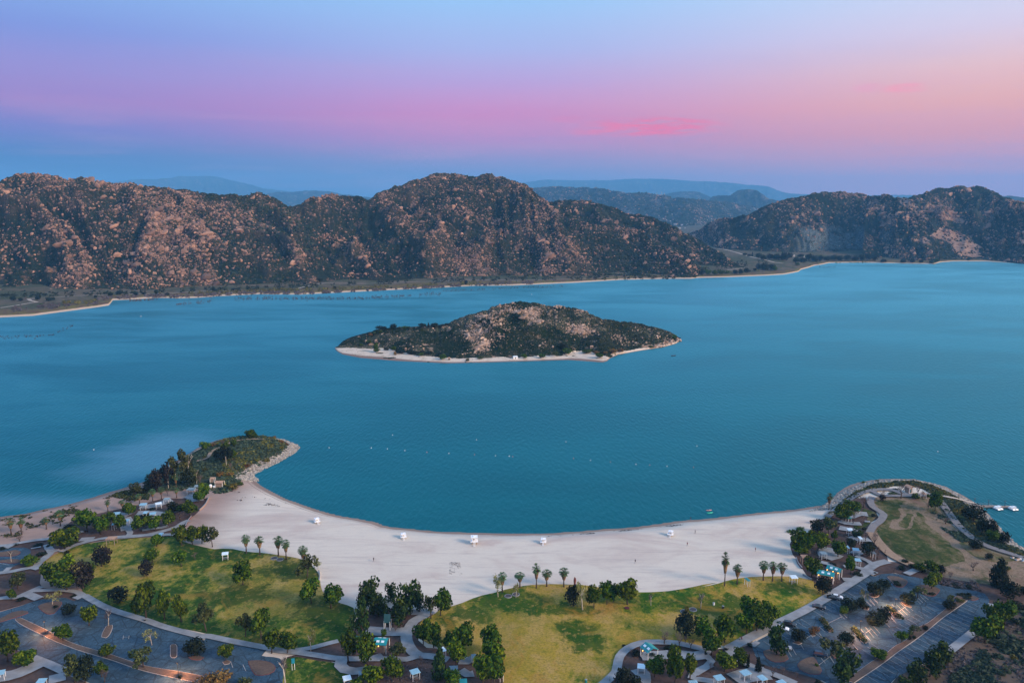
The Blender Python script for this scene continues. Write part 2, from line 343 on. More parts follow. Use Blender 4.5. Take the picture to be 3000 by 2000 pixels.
def asphalt_mat(name, base=(.030, .064, .094)):
    m, t = mat(name); v = P_(t); a = t.noise(v, .05, 5, .6); b = t.noise(v, 2.5, 4, .8)
    cr = t.node('ShaderNodeTexVoronoi', {'Vector': t.node('ShaderNodeVectorMath', {0: v, 1: t.node('ShaderNodeTexNoise', {'Vector': v, 'Scale': .2}).outputs['Color']}, operation='ADD').outputs[0], 'Scale': .16}, feature='DISTANCE_TO_EDGE').outputs[0]
    col = t.mix(t.rng(a, .35, .65), tuple(x*.8 for x in base), tuple(x*1.3 for x in base))
    col = t.mix(t.rng(b, .45, .7, 0, .35), col, tuple(x*1.9 for x in base))
    o2 = t.noise(v, .35, 5, .75); col = t.mix(t.rng(o2, .52, .66, 0, .55), col, tuple(x*2.0+.012 for x in base)); col = t.mix(t.rng(o2, .46, .36, 0, .5), col, tuple(x*.5 for x in base))
    c5 = t.node('ShaderNodeTexVoronoi', {'Vector': t.node('ShaderNodeVectorMath', {0: v, 1: t.node('ShaderNodeTexNoise', {'Vector': v, 'Scale': .8}).outputs['Color']}, operation='ADD').outputs[0], 'Scale': .55}, feature='DISTANCE_TO_EDGE').outputs[0]
    col = t.mix(t.rng(c5, .06, .02, 0, .45), col, (.012, .018, .026))
    col = t.mix(t.rng(cr, .035, .01, 0, .65), col, (.012, .016, .022))
    return finish(m, t, col, .8, b, .3, .05, spec=.3)
M_ASPH = asphalt_mat('asphalt')
M_PATHD = ground_mat('asphalt_path', (.20, .19, .19), (.25, .23, .22), (.14, .13, .13), .2, 1.5)
# sand: pale, damp towards the waterline, faint pink stains and raked streaks
m, t = mat('beach_sand'); v = P_(t); z = t.node('ShaderNodeSeparateXYZ', {0: v}).outputs[2]
n1 = t.noise(scaled(t, v, (.5, 1.0, 1)), .035, 6, .62, 1.0); n2 = t.noise(scaled(t, v, (.25, 1, 1)), .55, 6, .8); n3 = t.noise(v, 2.2, 4, .8)
col = t.mix(t.rng(n1, .46, .72, 0, .8), (.63, .56, .465), (.47, .365, .315))
n4 = t.noise(scaled(t, v, (.12, 1.4, 1)), .22, 5, .7, .6)
col = t.mix(t.rng(n4, .50, .66, 0, .46), col, (.44, .37, .33)); col = t.mix(t.rng(n2, .50, .72, 0, .36), col, (.38, .32, .29)); col = t.mix(t.rng(n3, .5, .78, 0, .32), col, (.34, .29, .26))
xs = t.node('ShaderNodeSeparateXYZ', {0: v}).outputs[0]
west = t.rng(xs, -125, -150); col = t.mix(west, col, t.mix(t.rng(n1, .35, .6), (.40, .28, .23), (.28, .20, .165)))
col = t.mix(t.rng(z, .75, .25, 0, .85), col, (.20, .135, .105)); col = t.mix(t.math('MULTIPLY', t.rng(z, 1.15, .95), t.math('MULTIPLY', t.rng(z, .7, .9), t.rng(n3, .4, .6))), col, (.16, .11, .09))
M_SAND = finish(m, t, col, .95, t.math('ADD', n2, n3), .35, .12, spec=.1)
# water
m, t = mat('lake_water'); v = P_(t)
rot = t.node('ShaderNodeMapping', {0: v, 2: (0, 0, math.radians(28)), 3: (1, .33, 1)}).outputs[0]
w1 = t.noise(rot, .32, 3, .6, .3); w2 = t.noise(rot, 1.1, 3, .6); w3 = t.noise(scaled(t, v, (.4, 1, 1)), .010, 4, .6, .6); w4 = t.noise(scaled(t, v, (.3, 1, 1)), .05, 3, .6, .4)
hgt = t.math('ADD', t.math('MULTIPLY', w1, .55), t.math('MULTIPLY', w2, .2))
calm = t.rng(t.math('ADD', t.math('MULTIPLY', w3, .75), t.math('MULTIPLY', w4, .25)), .38, .62, .32, .46)
bmp = t.node('ShaderNodeBump', {'Strength': .65, 'Distance': .7, 'Height': hgt}).outputs[0]
rip = t.noise(t.node('ShaderNodeMapping', {0: v, 2: (0, 0, math.radians(24)), 3: (1, .3, 1)}).outputs[0], .55, 2, .5, .2)
bm2 = t.node('ShaderNodeBump', {'Strength': .42, 'Distance': 1.0, 'Height': t.math('ADD', t.math('MULTIPLY', hgt, .5), rip)}).outputs[0]
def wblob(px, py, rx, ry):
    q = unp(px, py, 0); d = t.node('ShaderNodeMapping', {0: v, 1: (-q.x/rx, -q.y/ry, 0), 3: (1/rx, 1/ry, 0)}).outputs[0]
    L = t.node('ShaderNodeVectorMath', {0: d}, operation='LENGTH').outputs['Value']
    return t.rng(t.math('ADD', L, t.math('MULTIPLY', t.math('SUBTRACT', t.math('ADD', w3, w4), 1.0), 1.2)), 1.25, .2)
sheen = t.math('MAXIMUM', wblob(470, 1330, 42, 70), t.math('MULTIPLY', wblob(150, 1470, 120, 16), .7))  # pale light sheen off the headland, painted into the water's diffuse colour
wc = t.mix(t.math('MULTIPLY', sheen, .6), t.mix(t.rng(w3, .35, .65), (.0, .076, .092), (.0, .094, .112)), (.10, .24, .33))
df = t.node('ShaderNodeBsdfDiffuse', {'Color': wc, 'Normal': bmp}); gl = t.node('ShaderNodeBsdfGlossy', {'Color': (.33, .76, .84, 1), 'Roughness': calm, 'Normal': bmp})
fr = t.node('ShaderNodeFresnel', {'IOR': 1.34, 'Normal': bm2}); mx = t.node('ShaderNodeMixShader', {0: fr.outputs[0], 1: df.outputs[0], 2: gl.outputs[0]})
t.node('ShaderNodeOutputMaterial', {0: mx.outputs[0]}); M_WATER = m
# far shore: sandy rim, reddish brush, olive flats
m, t = mat('far_shore_ground'); v = P_(t); z = t.node('ShaderNodeSeparateXYZ', {0: v}).outputs[2]
a = t.noise(v, .012, 6, .65, .5); b = t.noise(v, .08, 5, .7)
col = t.mix(t.rng(a, .40, .60), (.060, .068, .036), (.13, .10, .068)); col = t.mix(t.rng(b, .4, .7, 0, .8), col, (.045, .045, .028))
zz = t.math('ADD', z, t.math('MULTIPLY', t.math('SUBTRACT', b, .5), 1.2))
col = t.mix(t.rng(zz, 4.0, 3.0), col, t.mix(t.rng(b, .4, .6), (.11, .062, .045), (.14, .12, .035)))
col = t.mix(t.rng(zz, 1.9, 1.4), col, (.50, .38, .27))
M_FARG = finish(m, t, col, .95, b, .5, .5, spec=.05)
# ------------------------------------------------------------------ near shore terrain
SHORE = uw("A -900,1330 -300,1260 0,1222 300,1190 500,1140 900,1050 1300,930 1500,870 1680,810 1850,760 C 60,590 200,500 330,430 560,340 750,312 1000,300 1150,300 1300,345 1390,372 1440,405 1450,440 1410,490 1300,555 1200,610 1000,705 930,738 980,815 1100,905 1300,1000 1500,1080 1700,1150 2000,1222 2352,1287 F 500,1325 900,1370 1400,1402 2000,1415 G 300,1414 600,1400 1000,1368 1500,1328 2000,1262 2352,1232 K 40,508 100,470 200,365 300,300 450,238 650,208 850,200 1100,208 1300,250 1450,290 1600,362 1750,440 1870,525 1950,605 2050,705 2150,830 2250,930 2352,990 2700,1150 3200,1350 4200,1600", 0.0)
SHORE = spline(SHORE, 6.0)
SH = np.array([(p.x, p.y) for p in SHORE])
SHP = np.vstack([SH, [(900, -400), (-900, -400)]])
def shore_dist(x, y):
    """signed distance to the near waterline, positive on land"""
    x = np.atleast_1d(np.asarray(x, float)).ravel(); y = np.atleast_1d(np.asarray(y, float)).ravel()
    best = np.full(x.shape, 1e9); A = SH[:-1]; B = SH[1:]
    for a, b in zip(A, B):
        d = b-a; t = np.clip(((x-a[0])*d[0]+(y-a[1])*d[1])/max(d@d, 1e-9), 0, 1)
        best = np.minimum(best, (x-a[0]-t*d[0])**2+(y-a[1]-t*d[1])**2)
    ins = np.zeros(x.shape, bool); n = len(SHP)
    for i in range(n):
        x1, y1 = SHP[i]; x2, y2 = SHP[(i+1) % n]
        if y1 == y2: continue
        c = ((y1 > y) != (y2 > y)) & (x < (x2-x1)*(y-y1)/(y2-y1)+x1); ins ^= c
    return np.where(ins, 1, -1)*np.sqrt(best)
MOUND = [(unp(*cp('C', 880, 480)), 38, 1.6), (unp(*cp('C', 560, 600)), 26, 1.2), (unp(*cp('C', 1180, 420)), 20, .8)]
def land_z(x, y, sd=None):
    x = np.atleast_1d(np.asarray(x, float)); y = np.atleast_1d(np.asarray(y, float))
    if sd is None: sd = shore_dist(x, y).reshape(x.shape)
    t = np.clip(sd/15.0, 0, 1); z = 3.0*t*t*(3-2*t)
    z = np.where(sd < 0, np.maximum(sd*.22, -4.0), z)
    k = np.clip(sd/16.0, 0, 1)
    for c, r, h in MOUND: z = z+k*h*np.exp(-((x-c.x)**2+(y-c.y)**2)/(r*r))
    return z
def ground(px, py):
    """photograph pixel -> point on the near ground"""
    p = unp(px, py, 3.0)
    for _ in range(4): p = unp(px, py, float(land_z(p.x, p.y)[0]))
    return p
step = 1.8
gx = np.arange(-460, 460, step); gy = np.arange(-60, 640, step)
GX, GY = np.meshgrid(gx, gy); keep_rows = slice(None)
SD = np.full(GX.shape, 50.0)
near = shore_dist(GX[::6, ::6].ravel(), GY[::6, ::6].ravel()).reshape(GX[::6, ::6].shape)
NB = np.repeat(np.repeat(near, 6, 0), 6, 1)[:GX.shape[0], :GX.shape[1]]
band = np.abs(NB) < 42
SD = np.where(NB > 0, 60.0, -60.0)
SD[band] = shore_dist(GX[band], GY[band])
SDJ = SD+(fbm(GX/14, GY/14, 5, 3)-.5)*1.6
GZ = land_z(GX, GY, SDJ); flat = SD > 22
GZ = np.where(~flat, GZ+np.clip(SD/10, 0, 1)*(fbm(GX/3.5, GY/3.5, 9, 3)-.62)*.18, GZ)
nr, nc = GX.shape; idx = np.arange(nr*nc).reshape(nr, nc)
F = np.stack([idx[:-1, :-1], idx[:-1, 1:], idx[1:, 1:], idx[1:, :-1]], -1).reshape(-1, 4)
okf = (SD[:-1, :-1] > -38).ravel(); F = F[okf]
used = np.unique(F); rm = np.full(nr*nc, -1); rm[used] = np.arange(len(used))
V = np.stack([GX.ravel(), GY.ravel(), GZ.ravel()], -1)[used]
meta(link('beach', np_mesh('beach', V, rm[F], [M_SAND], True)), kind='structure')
# lake: one sheet, with its bed underneath outside the near land
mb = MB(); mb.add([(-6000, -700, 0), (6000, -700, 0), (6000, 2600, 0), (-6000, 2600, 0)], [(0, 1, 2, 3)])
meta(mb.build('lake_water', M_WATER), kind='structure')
mb = MB(); mb.add([(-23000, -1400, -6), (23000, -1400, -6), (23000, 23800, -6), (-23000, 23800, -6)], [(0, 1, 2, 3)])
meta(mb.build('lake_bed', M_DIRT), kind='structure')

# ------------------------------------------------------------------ far shore
def px_curve(s):
    P = cps(s); xs = np.array([p[0] for p in P]); ys = np.array([p[1] for p in P]); o = np.argsort(xs); return xs[o], ys[o]
def azpx(px): return (np.asarray(px, float)-1500)/FPX        # tangent of azimuth / camera depth: constant x/zc
def dist_at(px, py, z=0.0):
    """horizontal camera-forward y of the ray through px,py at height z"""
    b = -(np.asarray(py, float)-1000)/FPX; dy = math.cos(PITCH)+b*math.sin(PITCH); dz = -math.sin(PITCH)+b*math.cos(PITCH)
    t = (z-CAMH)/dz; return azpx(px)*t, dy*t
fx, fy = px_curve("O -300,765 0,729 L 300,1490 600,1450 900,1410 1010,1392 1025,1348 1200,1340 1450,1325 1650,1330 1800,1325 2000,1310 M 0,1292 400,1295 800,1275 1200,1255 1600,1235 2000,1215 N 0,1212 600,1185 1000,1160 1400,1150 1640,1150 1700,1142 2000,1135 2300,1122 Q 0,1120 150,1110 280,1085 300,1066 370,1048 420,1030 500,1018 560,1005 850,1001 1200,1008 1530,1014 1570,1000 1700,990 2000,990 2300,1010 2900,1060")
U = np.arange(-330, 3330, 6.0); ys = np.interp(U, fx, fy)
ex, ey = dist_at(U, ys, 0.0); ER = np.hypot(ex, ey); ED = np.stack([ex, ey], -1)/ER[:, None]
rows = np.concatenate([[-60, -12, 0, 4, 8, 13, 20, 30, 42], np.linspace(56, 400, 26), np.linspace(440, 1500, 24), np.geomspace(1650, 21500, 28)])
def flat_rise(r): return np.where(r < 0, r*.1, np.where(r < 12, 2.2*np.clip(r/12, 0, 1), 2.2+np.clip((r-12)*.028, 0, 11)))
RR = ER[:, None]+rows[None, :]; FXX = ED[:, 0:1]*RR; FYY = ED[:, 1:2]*RR
FZ = flat_rise(rows)[None, :]+np.where(rows > 6, 1, 0)[None, :]*(fbm(FXX/60, FYY/60, 3, 4)-.5)*2.2*np.clip(rows/40, 0, 1)[None, :]
a, b = FXX.shape; idx = np.arange(a*b).reshape(a, b)
F = np.stack([idx[:-1, :-1], idx[1:, :-1], idx[1:, 1:], idx[:-1, 1:]], -1).reshape(-1, 4)
V = np.stack([FXX.ravel(), FYY.ravel(), FZ.ravel()], -1)
FARV, FARF = V, F
meta(link('far_shore', np_mesh('far_shore', V, F, [M_FARG], True)), kind='structure')
BVH_FAR = BVHTree.FromPolygons([tuple(v) for v in V[:, :]], [tuple(int(i) for i in f) for f in F[::1]], epsilon=0.0)
def cast(bvh, px, py):
    d = pix_dir(px, py).normalized(); hit = bvh.ray_cast(Vector((0, 0, CAMH)), d); return hit[0]

# ------------------------------------------------------------------ hills
def hill(name, crest, foot, material, slope=.42, amp=.22, seed=0, nv=90, du=3.0, zf=9.0, rough=1.0, wl=230.0, dist=None, back=.7, terrace=False, bare=None, conc=1.15, cjit=1.6, spk=1.0):
    cx, cy = px_curve(crest); x0, x1 = cx[0], cx[-1]; u = np.arange(x0, x1+du, du); c = np.interp(u, cx, cy)
    e0 = fbm(u/16, u*0+seed, seed+50, 4)-.5+.45*(fbm(u/4.5, u*0+seed, seed+51, 3)-.5); c = c+e0*cjit*5.5*np.clip(np.minimum(u-x0, x1-u)/40, 0, 1)
    if dist is None:
        qx, qy = px_curve(foot); f = np.interp(u, qx, qy); hx, hy = dist_at(u, f, zf); DF = np.hypot(hx, hy); ZF = np.full(len(u), float(zf))
        for i_ in range(len(u)):
            q_ = cast(BVH_FAR, float(u[i_]), float(f[i_]))
            if q_ is not None: DF[i_] = math.hypot(q_.x, q_.y); ZF[i_] = q_.z
    else: DF = np.full(len(u), float(dist)); ZF = np.full(len(u), float(zf))
    kz = np.ones(7)/7; DF = np.convolve(np.pad(DF, 3, 'edge'), kz, 'valid'); ZF = np.convolve(np.pad(ZF, 3, 'edge'), kz, 'valid')
    cdx, cdy = np.array([pix_dir(a, b)[:2] for a, b in zip(u, c)]).T; cdz = np.array([pix_dir(a, b)[2] for a, b in zip(u, c)])
    hn = np.hypot(cdx, cdy); tan = cdz/hn; DX = cdx/hn; DY = cdy/hn
    DC = (CAMH-ZF+slope*DF)/(slope-tan); k = np.ones(15)/15; DC = np.convolve(np.pad(DC, 7, 'edge'), k, 'valid'); DC = np.maximum(DC, DF+8)
    ZC = CAMH+DC*tan; v = np.concatenate([np.linspace(-.06, 1, nv), 1+np.linspace(.04, back, 14)])
    D = DF[:, None]+(DC-DF)[:, None]*v[None, :]; XX = DX[:, None]*D; YY = DY[:, None]*D
    vv = np.clip(v, 0, 1)[None, :]; H = np.maximum(ZC-ZF, 1.0)[:, None]; zf = ZF[:, None]
    zz = zf+H*np.power(vv, conc)
    env = np.clip(vv*5, 0, 1)*np.clip((1-vv)*3.2, 0, 1)
    big = fbm(XX/wl, YY/wl, seed, 5, True)-.62; sm = fbm(XX/38, YY/38, seed+9, 4)-.5; tiny = fbm(XX/9, YY/9, seed+19, 3, True)-.5
    ua = np.concatenate([[0], np.cumsum(np.hypot(np.diff(DX*DC), np.diff(DY*DC)))])[:, None]; vm = (DC-DF)[:, None]*vv
    wob = (fbm(XX/150, YY/150, seed+3, 3)-.5)*260+vm*(.35+.5*(fbm(ua/900, ua*0, seed+4, 2)-.5))
    sp1 = fbm((ua+wob)/(wl*.62), vm/(wl*2.2), seed+5, 3, True); sp2 = fbm((ua+wob*.6)/(wl*.2), vm/(wl*.8), seed+6, 3, True)
    spur = np.clip((sp1-.35)*1.3*.7+(sp2-.35)*1.3*.45, 0, 1); bk = np.clip((1.0-v)*20, 0, 1)[None, :]
    zz = zz+env*H*(amp*1.5*big+spk*((sp1-.62)*.42+(sp2-.62)*.17))+np.clip(vv*8, 0, 1)*(sm*16+tiny*5)*rough*np.clip(H/120, .12, 1)*np.maximum(bk, .35)
    zz = np.where(v[None, :] > 1, zz-(v[None, :]-1)*H*1.5, zz); zz = np.where(v[None, :] < 0, zf-10, zz)
    zz = np.maximum(zz, np.where(v[None, :] > 0, zf-6, -99))
    lim = CAMH+D*tan[:, None]-.4*(1-vv)*rough; zz = np.where(v[None, :] < 1, np.minimum(zz, lim), zz)
    PX, PY = proj(XX, YY, zz)
    if terrace:
        q = np.interp(PX, [2320, 2370, 2560, 2620], [0, 1, 1, 0])*np.interp(PY, [655, 672, 735, 745], [0, 1, 1, 0])*np.clip((fbm(XX/50, YY/50, 77, 3)-.30)*6, 0, 1)
        st = 7.5; s0 = zz/st; fr = s0-np.floor(s0); zt = (np.floor(s0)+np.clip((fr-.30)*2.6, 0, 1))*st; zz = zz*(1-q)+zt*q
    a, b = XX.shape; idx = np.arange(a*b).reshape(a, b); Fh = np.stack([idx[:-1, :-1], idx[1:, :-1], idx[1:, 1:], idx[:-1, 1:]], -1).reshape(-1, 4)
    Vh = np.stack([XX.ravel(), YY.ravel(), zz.ravel()], -1); me = np_mesh(name, Vh, Fh, [material], True)
    if bare is not None:
        pts = np.stack([PX.ravel(), PY.ravel()], -1); mk = np.zeros(len(pts))
        for poly in bare:
            P = cps(poly); ins = np.zeros(len(pts), bool); n = len(P)
            for i in range(n):
                xa, ya = P[i]; xb, yb = P[(i+1) % n]
                if ya == yb: continue
                ins ^= ((ya > pts[:, 1]) != (yb > pts[:, 1])) & (pts[:, 0] < (xb-xa)*(pts[:, 1]-ya)/(yb-ya)+xa)
            mk[ins] = 1
        at = me.attributes.new('bare', 'FLOAT', 'POINT'); at.data.foreach_set('value', mk.astype(np.float32))
        at = me.attributes.new('quarry', 'FLOAT', 'POINT'); at.data.foreach_set('value', (q if terrace else zz*0).ravel().astype(np.float32))
    at = me.attributes.new('spur', 'FLOAT', 'POINT'); at.data.foreach_set('value', spur.ravel().astype(np.float32))
    o = link(name, me); meta(o, kind='structure')
    return dict(o=o, V=Vh, F=Fh, shape=(a, b), nv=nv, X=XX, Y=YY, Z=zz, bvh=None, spur=spur)
def bvh(h):
    if h['bvh'] is None: h['bvh'] = BVHTree.FromPolygons([tuple(v) for v in h['V']], [tuple(int(i) for i in f) for f in h['F']])
    return h['bvh']

H_MID = hill('distant_ridge', "N -260,420 0,360 100,335 180,322 300,305 450,300 600,316 680,305 720,318 780,312 930,345 1050,360 1120,358 1240,362 1330,380 1400,380 1480,410 1560,405 1700,420 1800,432 2000,450 2240,490 2400,530", "N -260,610 1000,660 1600,668 2400,600", M_FAR, slope=.16, amp=.10, seed=31, wl=700, zf=13, rough=2.2, spk=.35, nv=60, cjit=.5)
H_MIDL = hill('distant_ridge', "M -60,420 60,390 120,365 200,355 300,356 450,342 560,340 700,350 800,375 860,378 950,392 1050,402 1200,440", "M -60,560 1200,560", M_FAR, slope=.16, amp=.1, seed=32, wl=600, zf=13, rough=2.0, spk=.35, nv=40, cjit=.4)
H_MIDR = hill('distant_ridge', "Q 1700,460 2000,420 2150,390 2250,389 2352,405 2700,430 3000,470", "Q 1700,620 3000,620", M_FAR, slope=.14, amp=.08, seed=33, wl=700, zf=13, rough=1.5, spk=.35, nv=40, cjit=.4)
H_CONE = hill('distant_peak', "N 1500,470 1700,440 1800,430 1850,392 1900,386 2000,386 2070,340 2120,328 2170,325 2240,336 2300,370 Q 0,412 60,428 120,440 300,470 500,500", "", M_FAR, slope=.3, amp=.12, seed=34, wl=900, zf=13, rough=3, nv=40, dist=8200, cjit=.25)
H_CONE2 = hill('distant_peak', "N 1100,440 1300,400 1420,372 1480,358 1550,350 1650,346 1720,355 1790,385 1850,410 2100,450", "", M_FAR, slope=.3, amp=.1, seed=35, wl=900, zf=13, rough=3, nv=30, dist=11500, cjit=.2)
H_RANGE = hill('mountain_range', "O 800,470 900,450 1000,430 1100,425 1200,420 N 300,240 600,246 900,245 1000,238 1100,232 1300,232 1450,236 1600,248 1800,256 2000,268 2150,285 2300,296 Q 0,300 60,325 130,352 200,365 300,372 600,385 1200,380 2300,400 2700,410", "", M_FAR, slope=.35, amp=.1, seed=36, wl=1800, zf=13, rough=4, nv=30, dist=20000, cjit=.15)
H_RANGL = hill('mountain_range', "L -300,420 0,400 600,330 1000,270 1200,242 1300,236 1400,238 1500,228 1580,224 1650,206 1750,210 1900,205 2000,212 2100,240 2300,285 M 60,320 400,360 900,390 1300,420", "", M_FAR, slope=.35, amp=.1, seed=37, wl=1800, zf=13, rough=4, nv=30, dist=20500, cjit=.15)
H_BACK = hill('rocky_ridge', "N 150,520 250,470 350,441 420,434 480,432 600,426 680,430 750,448 900,490 980,512 1050,540 1120,556 1200,558 1280,580 1350,610 1430,645 1500,682 1600,735 1700,785 1750,812 1880,885 1980,965 2050,1005 2130,1043", "N 150,1010 1200,1020 1780,1025 2130,1046", M_BACK, slope=.46, amp=.3, seed=5, wl=200, nv=90, zf=10)
H_RIGHT2 = hill('rocky_hill', "Q 900,520 1000,470 1150,430 1300,408 1400,376 1470,345 1550,321 1620,316 1700,301 1760,292 1800,292 1840,310 1870,312 1930,301 1980,310 2050,340 2110,365 2150,392 2250,420 2352,450 2600,520 2900,600 3100,700", "Q 900,955 1700,962 2000,968 2300,1000 2700,1035 3100,1080", M_HILLR, slope=.40, amp=.34, seed=8, wl=280, nv=130, zf=6, bare=["Q 1430,470 1520,470 1660,580 1790,600 1840,640 1750,640 1600,590 1480,520"])
H_RIGHT = hill('rocky_hill', "N 1600,742 1680,715 1750,682 1820,640 1880,602 2000,590 2100,580 2180,550 2250,522 Q -40,480 0,466 120,431 240,405 350,386 430,360 520,352 600,350 680,346 740,350 800,366 920,384 1000,378 1080,375 1150,392 1230,402 1290,412 1400,500 1480,560 1580,640 1700,690 1800,740 1900,815 1975,865 2000,910 2010,940", "N 1600,745 1750,800 1880,866 2000,880 2150,888 Q 0,900 500,912 900,885 1050,930 1200,965 1450,985 1700,975 2010,965", M_HILLR, slope=.45, amp=.30, seed=6, wl=260, nv=130, zf=7, terrace=True,
    bare=["Q 1180,395 1290,412 1390,500 1480,600 1430,612 1330,540 1220,460", "Q 1590,670 1750,735 1900,825 1985,865 1930,870 1965,945 1880,952 1740,925 1690,830 1600,790 1480,760 1560,700", "Q 1340,780 1450,770 1490,800 1430,830 1350,800", "Q 1130,900 1170,880 1180,920 1120,965 1095,950"])
H_MAIN = hill('rocky_hill', "M 60,560 140,520 240,500 350,478 420,445 500,400 560,395 600,405 650,372 700,368 760,388 850,392 920,384 970,392 1020,424 1050,412 1100,370 1180,330 1280,298 1340,300 1400,262 1460,236 1510,240 1600,205 1660,182 1760,185 1830,176 1900,192 2000,208 2050,212 2100,188 2160,190 2250,210 2352,248 N 60,262 110,275 150,300 200,350 260,395 330,450 400,492 450,522 520,562 600,602 670,628 740,662 820,655 900,662 1000,668 1100,682 1200,722 1250,762 1300,800 1370,840 1450,880 1520,918 1600,952 1700,1020 1740,1040 1780,1052", "M 60,1190 500,1190 800,1155 1200,1170 1500,1150 1800,1130 N 0,1120 500,1125 1000,1120 1400,1130 1640,1140 1700,1135 1780,1062", M_HILL, slope=.44, amp=.42, seed=12, wl=330, nv=200, zf=8)
H_LEFT = hill('rocky_hill', "L -560,420 -200,300 0,252 80,220 190,186 300,172 350,188 430,196 500,195 560,215 610,232 680,226 740,211 790,225 860,262 960,265 1060,272 1110,262 1200,268 1290,292 1400,310 1520,318 1640,320 1740,336 1850,356 1960,372 2060,380 2150,370 2220,385 2300,376 M 0,366 40,356 120,385 220,440 320,500 400,540 500,640 560,760", "L -560,1290 0,1252 400,1247 800,1250 1000,1243 1250,1258 1500,1235 1800,1220 M 0,1198 300,1185 560,1165", M_HILL, slope=.48, amp=.32, seed=21, wl=280, nv=180, zf=8, conc=1.0)

# island -------------------------------------------------------------------
def make_island():
    fx, fy = px_curve("S 160,338 170,350 200,368 300,388 500,405 800,419 1000,415 1300,406 1500,400 1620,408 1700,414 1725,408 1745,390 1790,370 1900,350 2050,326 2120,306 2148,282")
    cx, cy = px_curve("S 160,334 200,303 250,278 330,255 360,240 420,222 500,216 640,208 780,200 830,182 900,152 1000,124 1060,100 1100,80 1130,77 1160,80 1190,66 1230,64 1260,70 1310,72 1350,86 1380,92 1420,92 1450,86 1500,98 1540,103 1570,110 1640,140 1700,164 1780,181 1850,181 1900,190 2010,216 2060,238 2110,258 2148,278")
    u = np.arange(cp('S', 161, 0)[0], cp('S', 2147, 0)[0], 2.5); f = np.interp(u, fx, fy); c = np.interp(u, cx, cy)
    w = (u-u[0])/(u[-1]-u[0]); hx, hy = dist_at(u, f, 0); DF = np.hypot(hx, hy); wid = 270*np.sqrt(np.clip(1-(2*w-1)**2, 0, 1))**.8+3
    cz = np.array([pix_dir(a, b) for a, b in zip(u, c)]); hn = np.hypot(cz[:, 0], cz[:, 1]); tan = cz[:, 2]/hn; DX = cz[:, 0]/hn; DY = cz[:, 1]/hn
    DC = DF+wid*.52; ZC = CAMH+DC*tan
    low = ZC < 1.2; DCl = (CAMH-1.2)/(-tan); DC = np.where(low, np.maximum(DCl, DF+2), DC); ZC = CAMH+DC*tan
    k = np.ones(9)/9; DC = np.convolve(np.pad(DC, 4, 'edge'), k, 'valid'); ZC = CAMH+DC*tan+(fbm(u/9, u*0, 3, 3)-.5)*3*np.clip(w*8, 0, 1)*np.clip((1-w)*8, 0, 1)
    v = np.concatenate([[-.08, -.02], np.linspace(0, 1, 110), 1+np.linspace(.03, 1.1, 24)])
    D = DF[:, None]+(DC-DF)[:, None]*v[None, :]; XX = DX[:, None]*D; YY = DY[:, None]*D; vv = np.clip(v, 0, 1)[None, :]
    dm = D-DF[:, None]; bw = np.interp(u, [cp('S', q, 0)[0] for q in (160, 260, 400, 600, 900, 1300, 1480, 1560, 1640, 1740, 1800, 2148)], [110, 120, 66, 26, 14, 13, 22, 42, 36, 16, 4, 3])[:, None]; bw = np.minimum(bw, (DC-DF)[:, None]*.55)
    bz = 1.3*np.clip(dm/np.maximum(bw, 1)/.8, 0, 1)
    v2 = np.clip((dm-bw)/np.maximum((DC-DF)[:, None]-bw, 1), 0, 1); H = np.maximum(ZC-1.3, 0)[:, None]
    zz = bz+H*np.power(v2, .95)
    env = np.clip(v2*4, 0, 1)*np.clip((1-v2)*4, 0, 1)
    zz = zz+env*(H*.55*(fbm(XX/70, YY/70, 61, 4, True)-.6)+3.0*(fbm(XX/14, YY/14, 62, 4)-.5))+np.clip(v2*10, 0, 1)*(fbm(XX/4, YY/4, 63, 3, True)-.5)*1.2*np.clip(H/12, 0, 1)
    zz = np.where(v[None, :] > 1, (ZC[:, None])-(v[None, :]-1)*(ZC[:, None]+3), zz); zz = np.where(v[None, :] < 0, v[None, :]*30-.5, zz)
    lim = CAMH+D*tan[:, None]; zz = np.where((v[None, :] < 1) & (v2 > .05), np.minimum(zz, lim), zz)
    a, b = XX.shape; idx = np.arange(a*b).reshape(a, b); Fh = np.stack([idx[:-1, :-1], idx[1:, :-1], idx[1:, 1:], idx[:-1, 1:]], -1).reshape(-1, 4)
    Vh = np.stack([XX.ravel(), YY.ravel(), zz.ravel()], -1); me = np_mesh('rocky_island', Vh, Fh, [M_SHOREI, M_ISLE], True)
    fc = v2.ravel()[Fh].mean(1)+(fbm(XX/12, YY/12, 64, 3).ravel()[Fh].mean(1)-.5)*.05
    me.polygons.foreach_set('material_index', (fc > .012).astype(np.int32)); me.update()
    spur = np.clip(.5+(fbm(XX/30, YY/30, 66, 4)-.5)*2.2, 0, 1); at = me.attributes.new('spur', 'FLOAT', 'POINT'); at.data.foreach_set('value', spur.ravel().astype(np.float32))
    o = link('rocky_island', me); meta(o, kind='structure')
    return dict(o=o, V=Vh, F=Fh, shape=(a, b), nv=112, X=XX, Y=YY, Z=zz, bvh=None, spur=spur)
m, t = mat('island_shore'); v = P_(t); z = t.node('ShaderNodeSeparateXYZ', {0: v}).outputs[2]; n = t.noise(v, .12, 5, .7)
M_SHOREI = finish(m, t, t.mix(t.rng(z, .5, .25), t.mix(t.rng(n, .50, .66), (.60, .50, .40), (.42, .34, .25)), (.22, .15, .12)), .95, n, .3, .3, spec=.05)
ISLE = make_island()

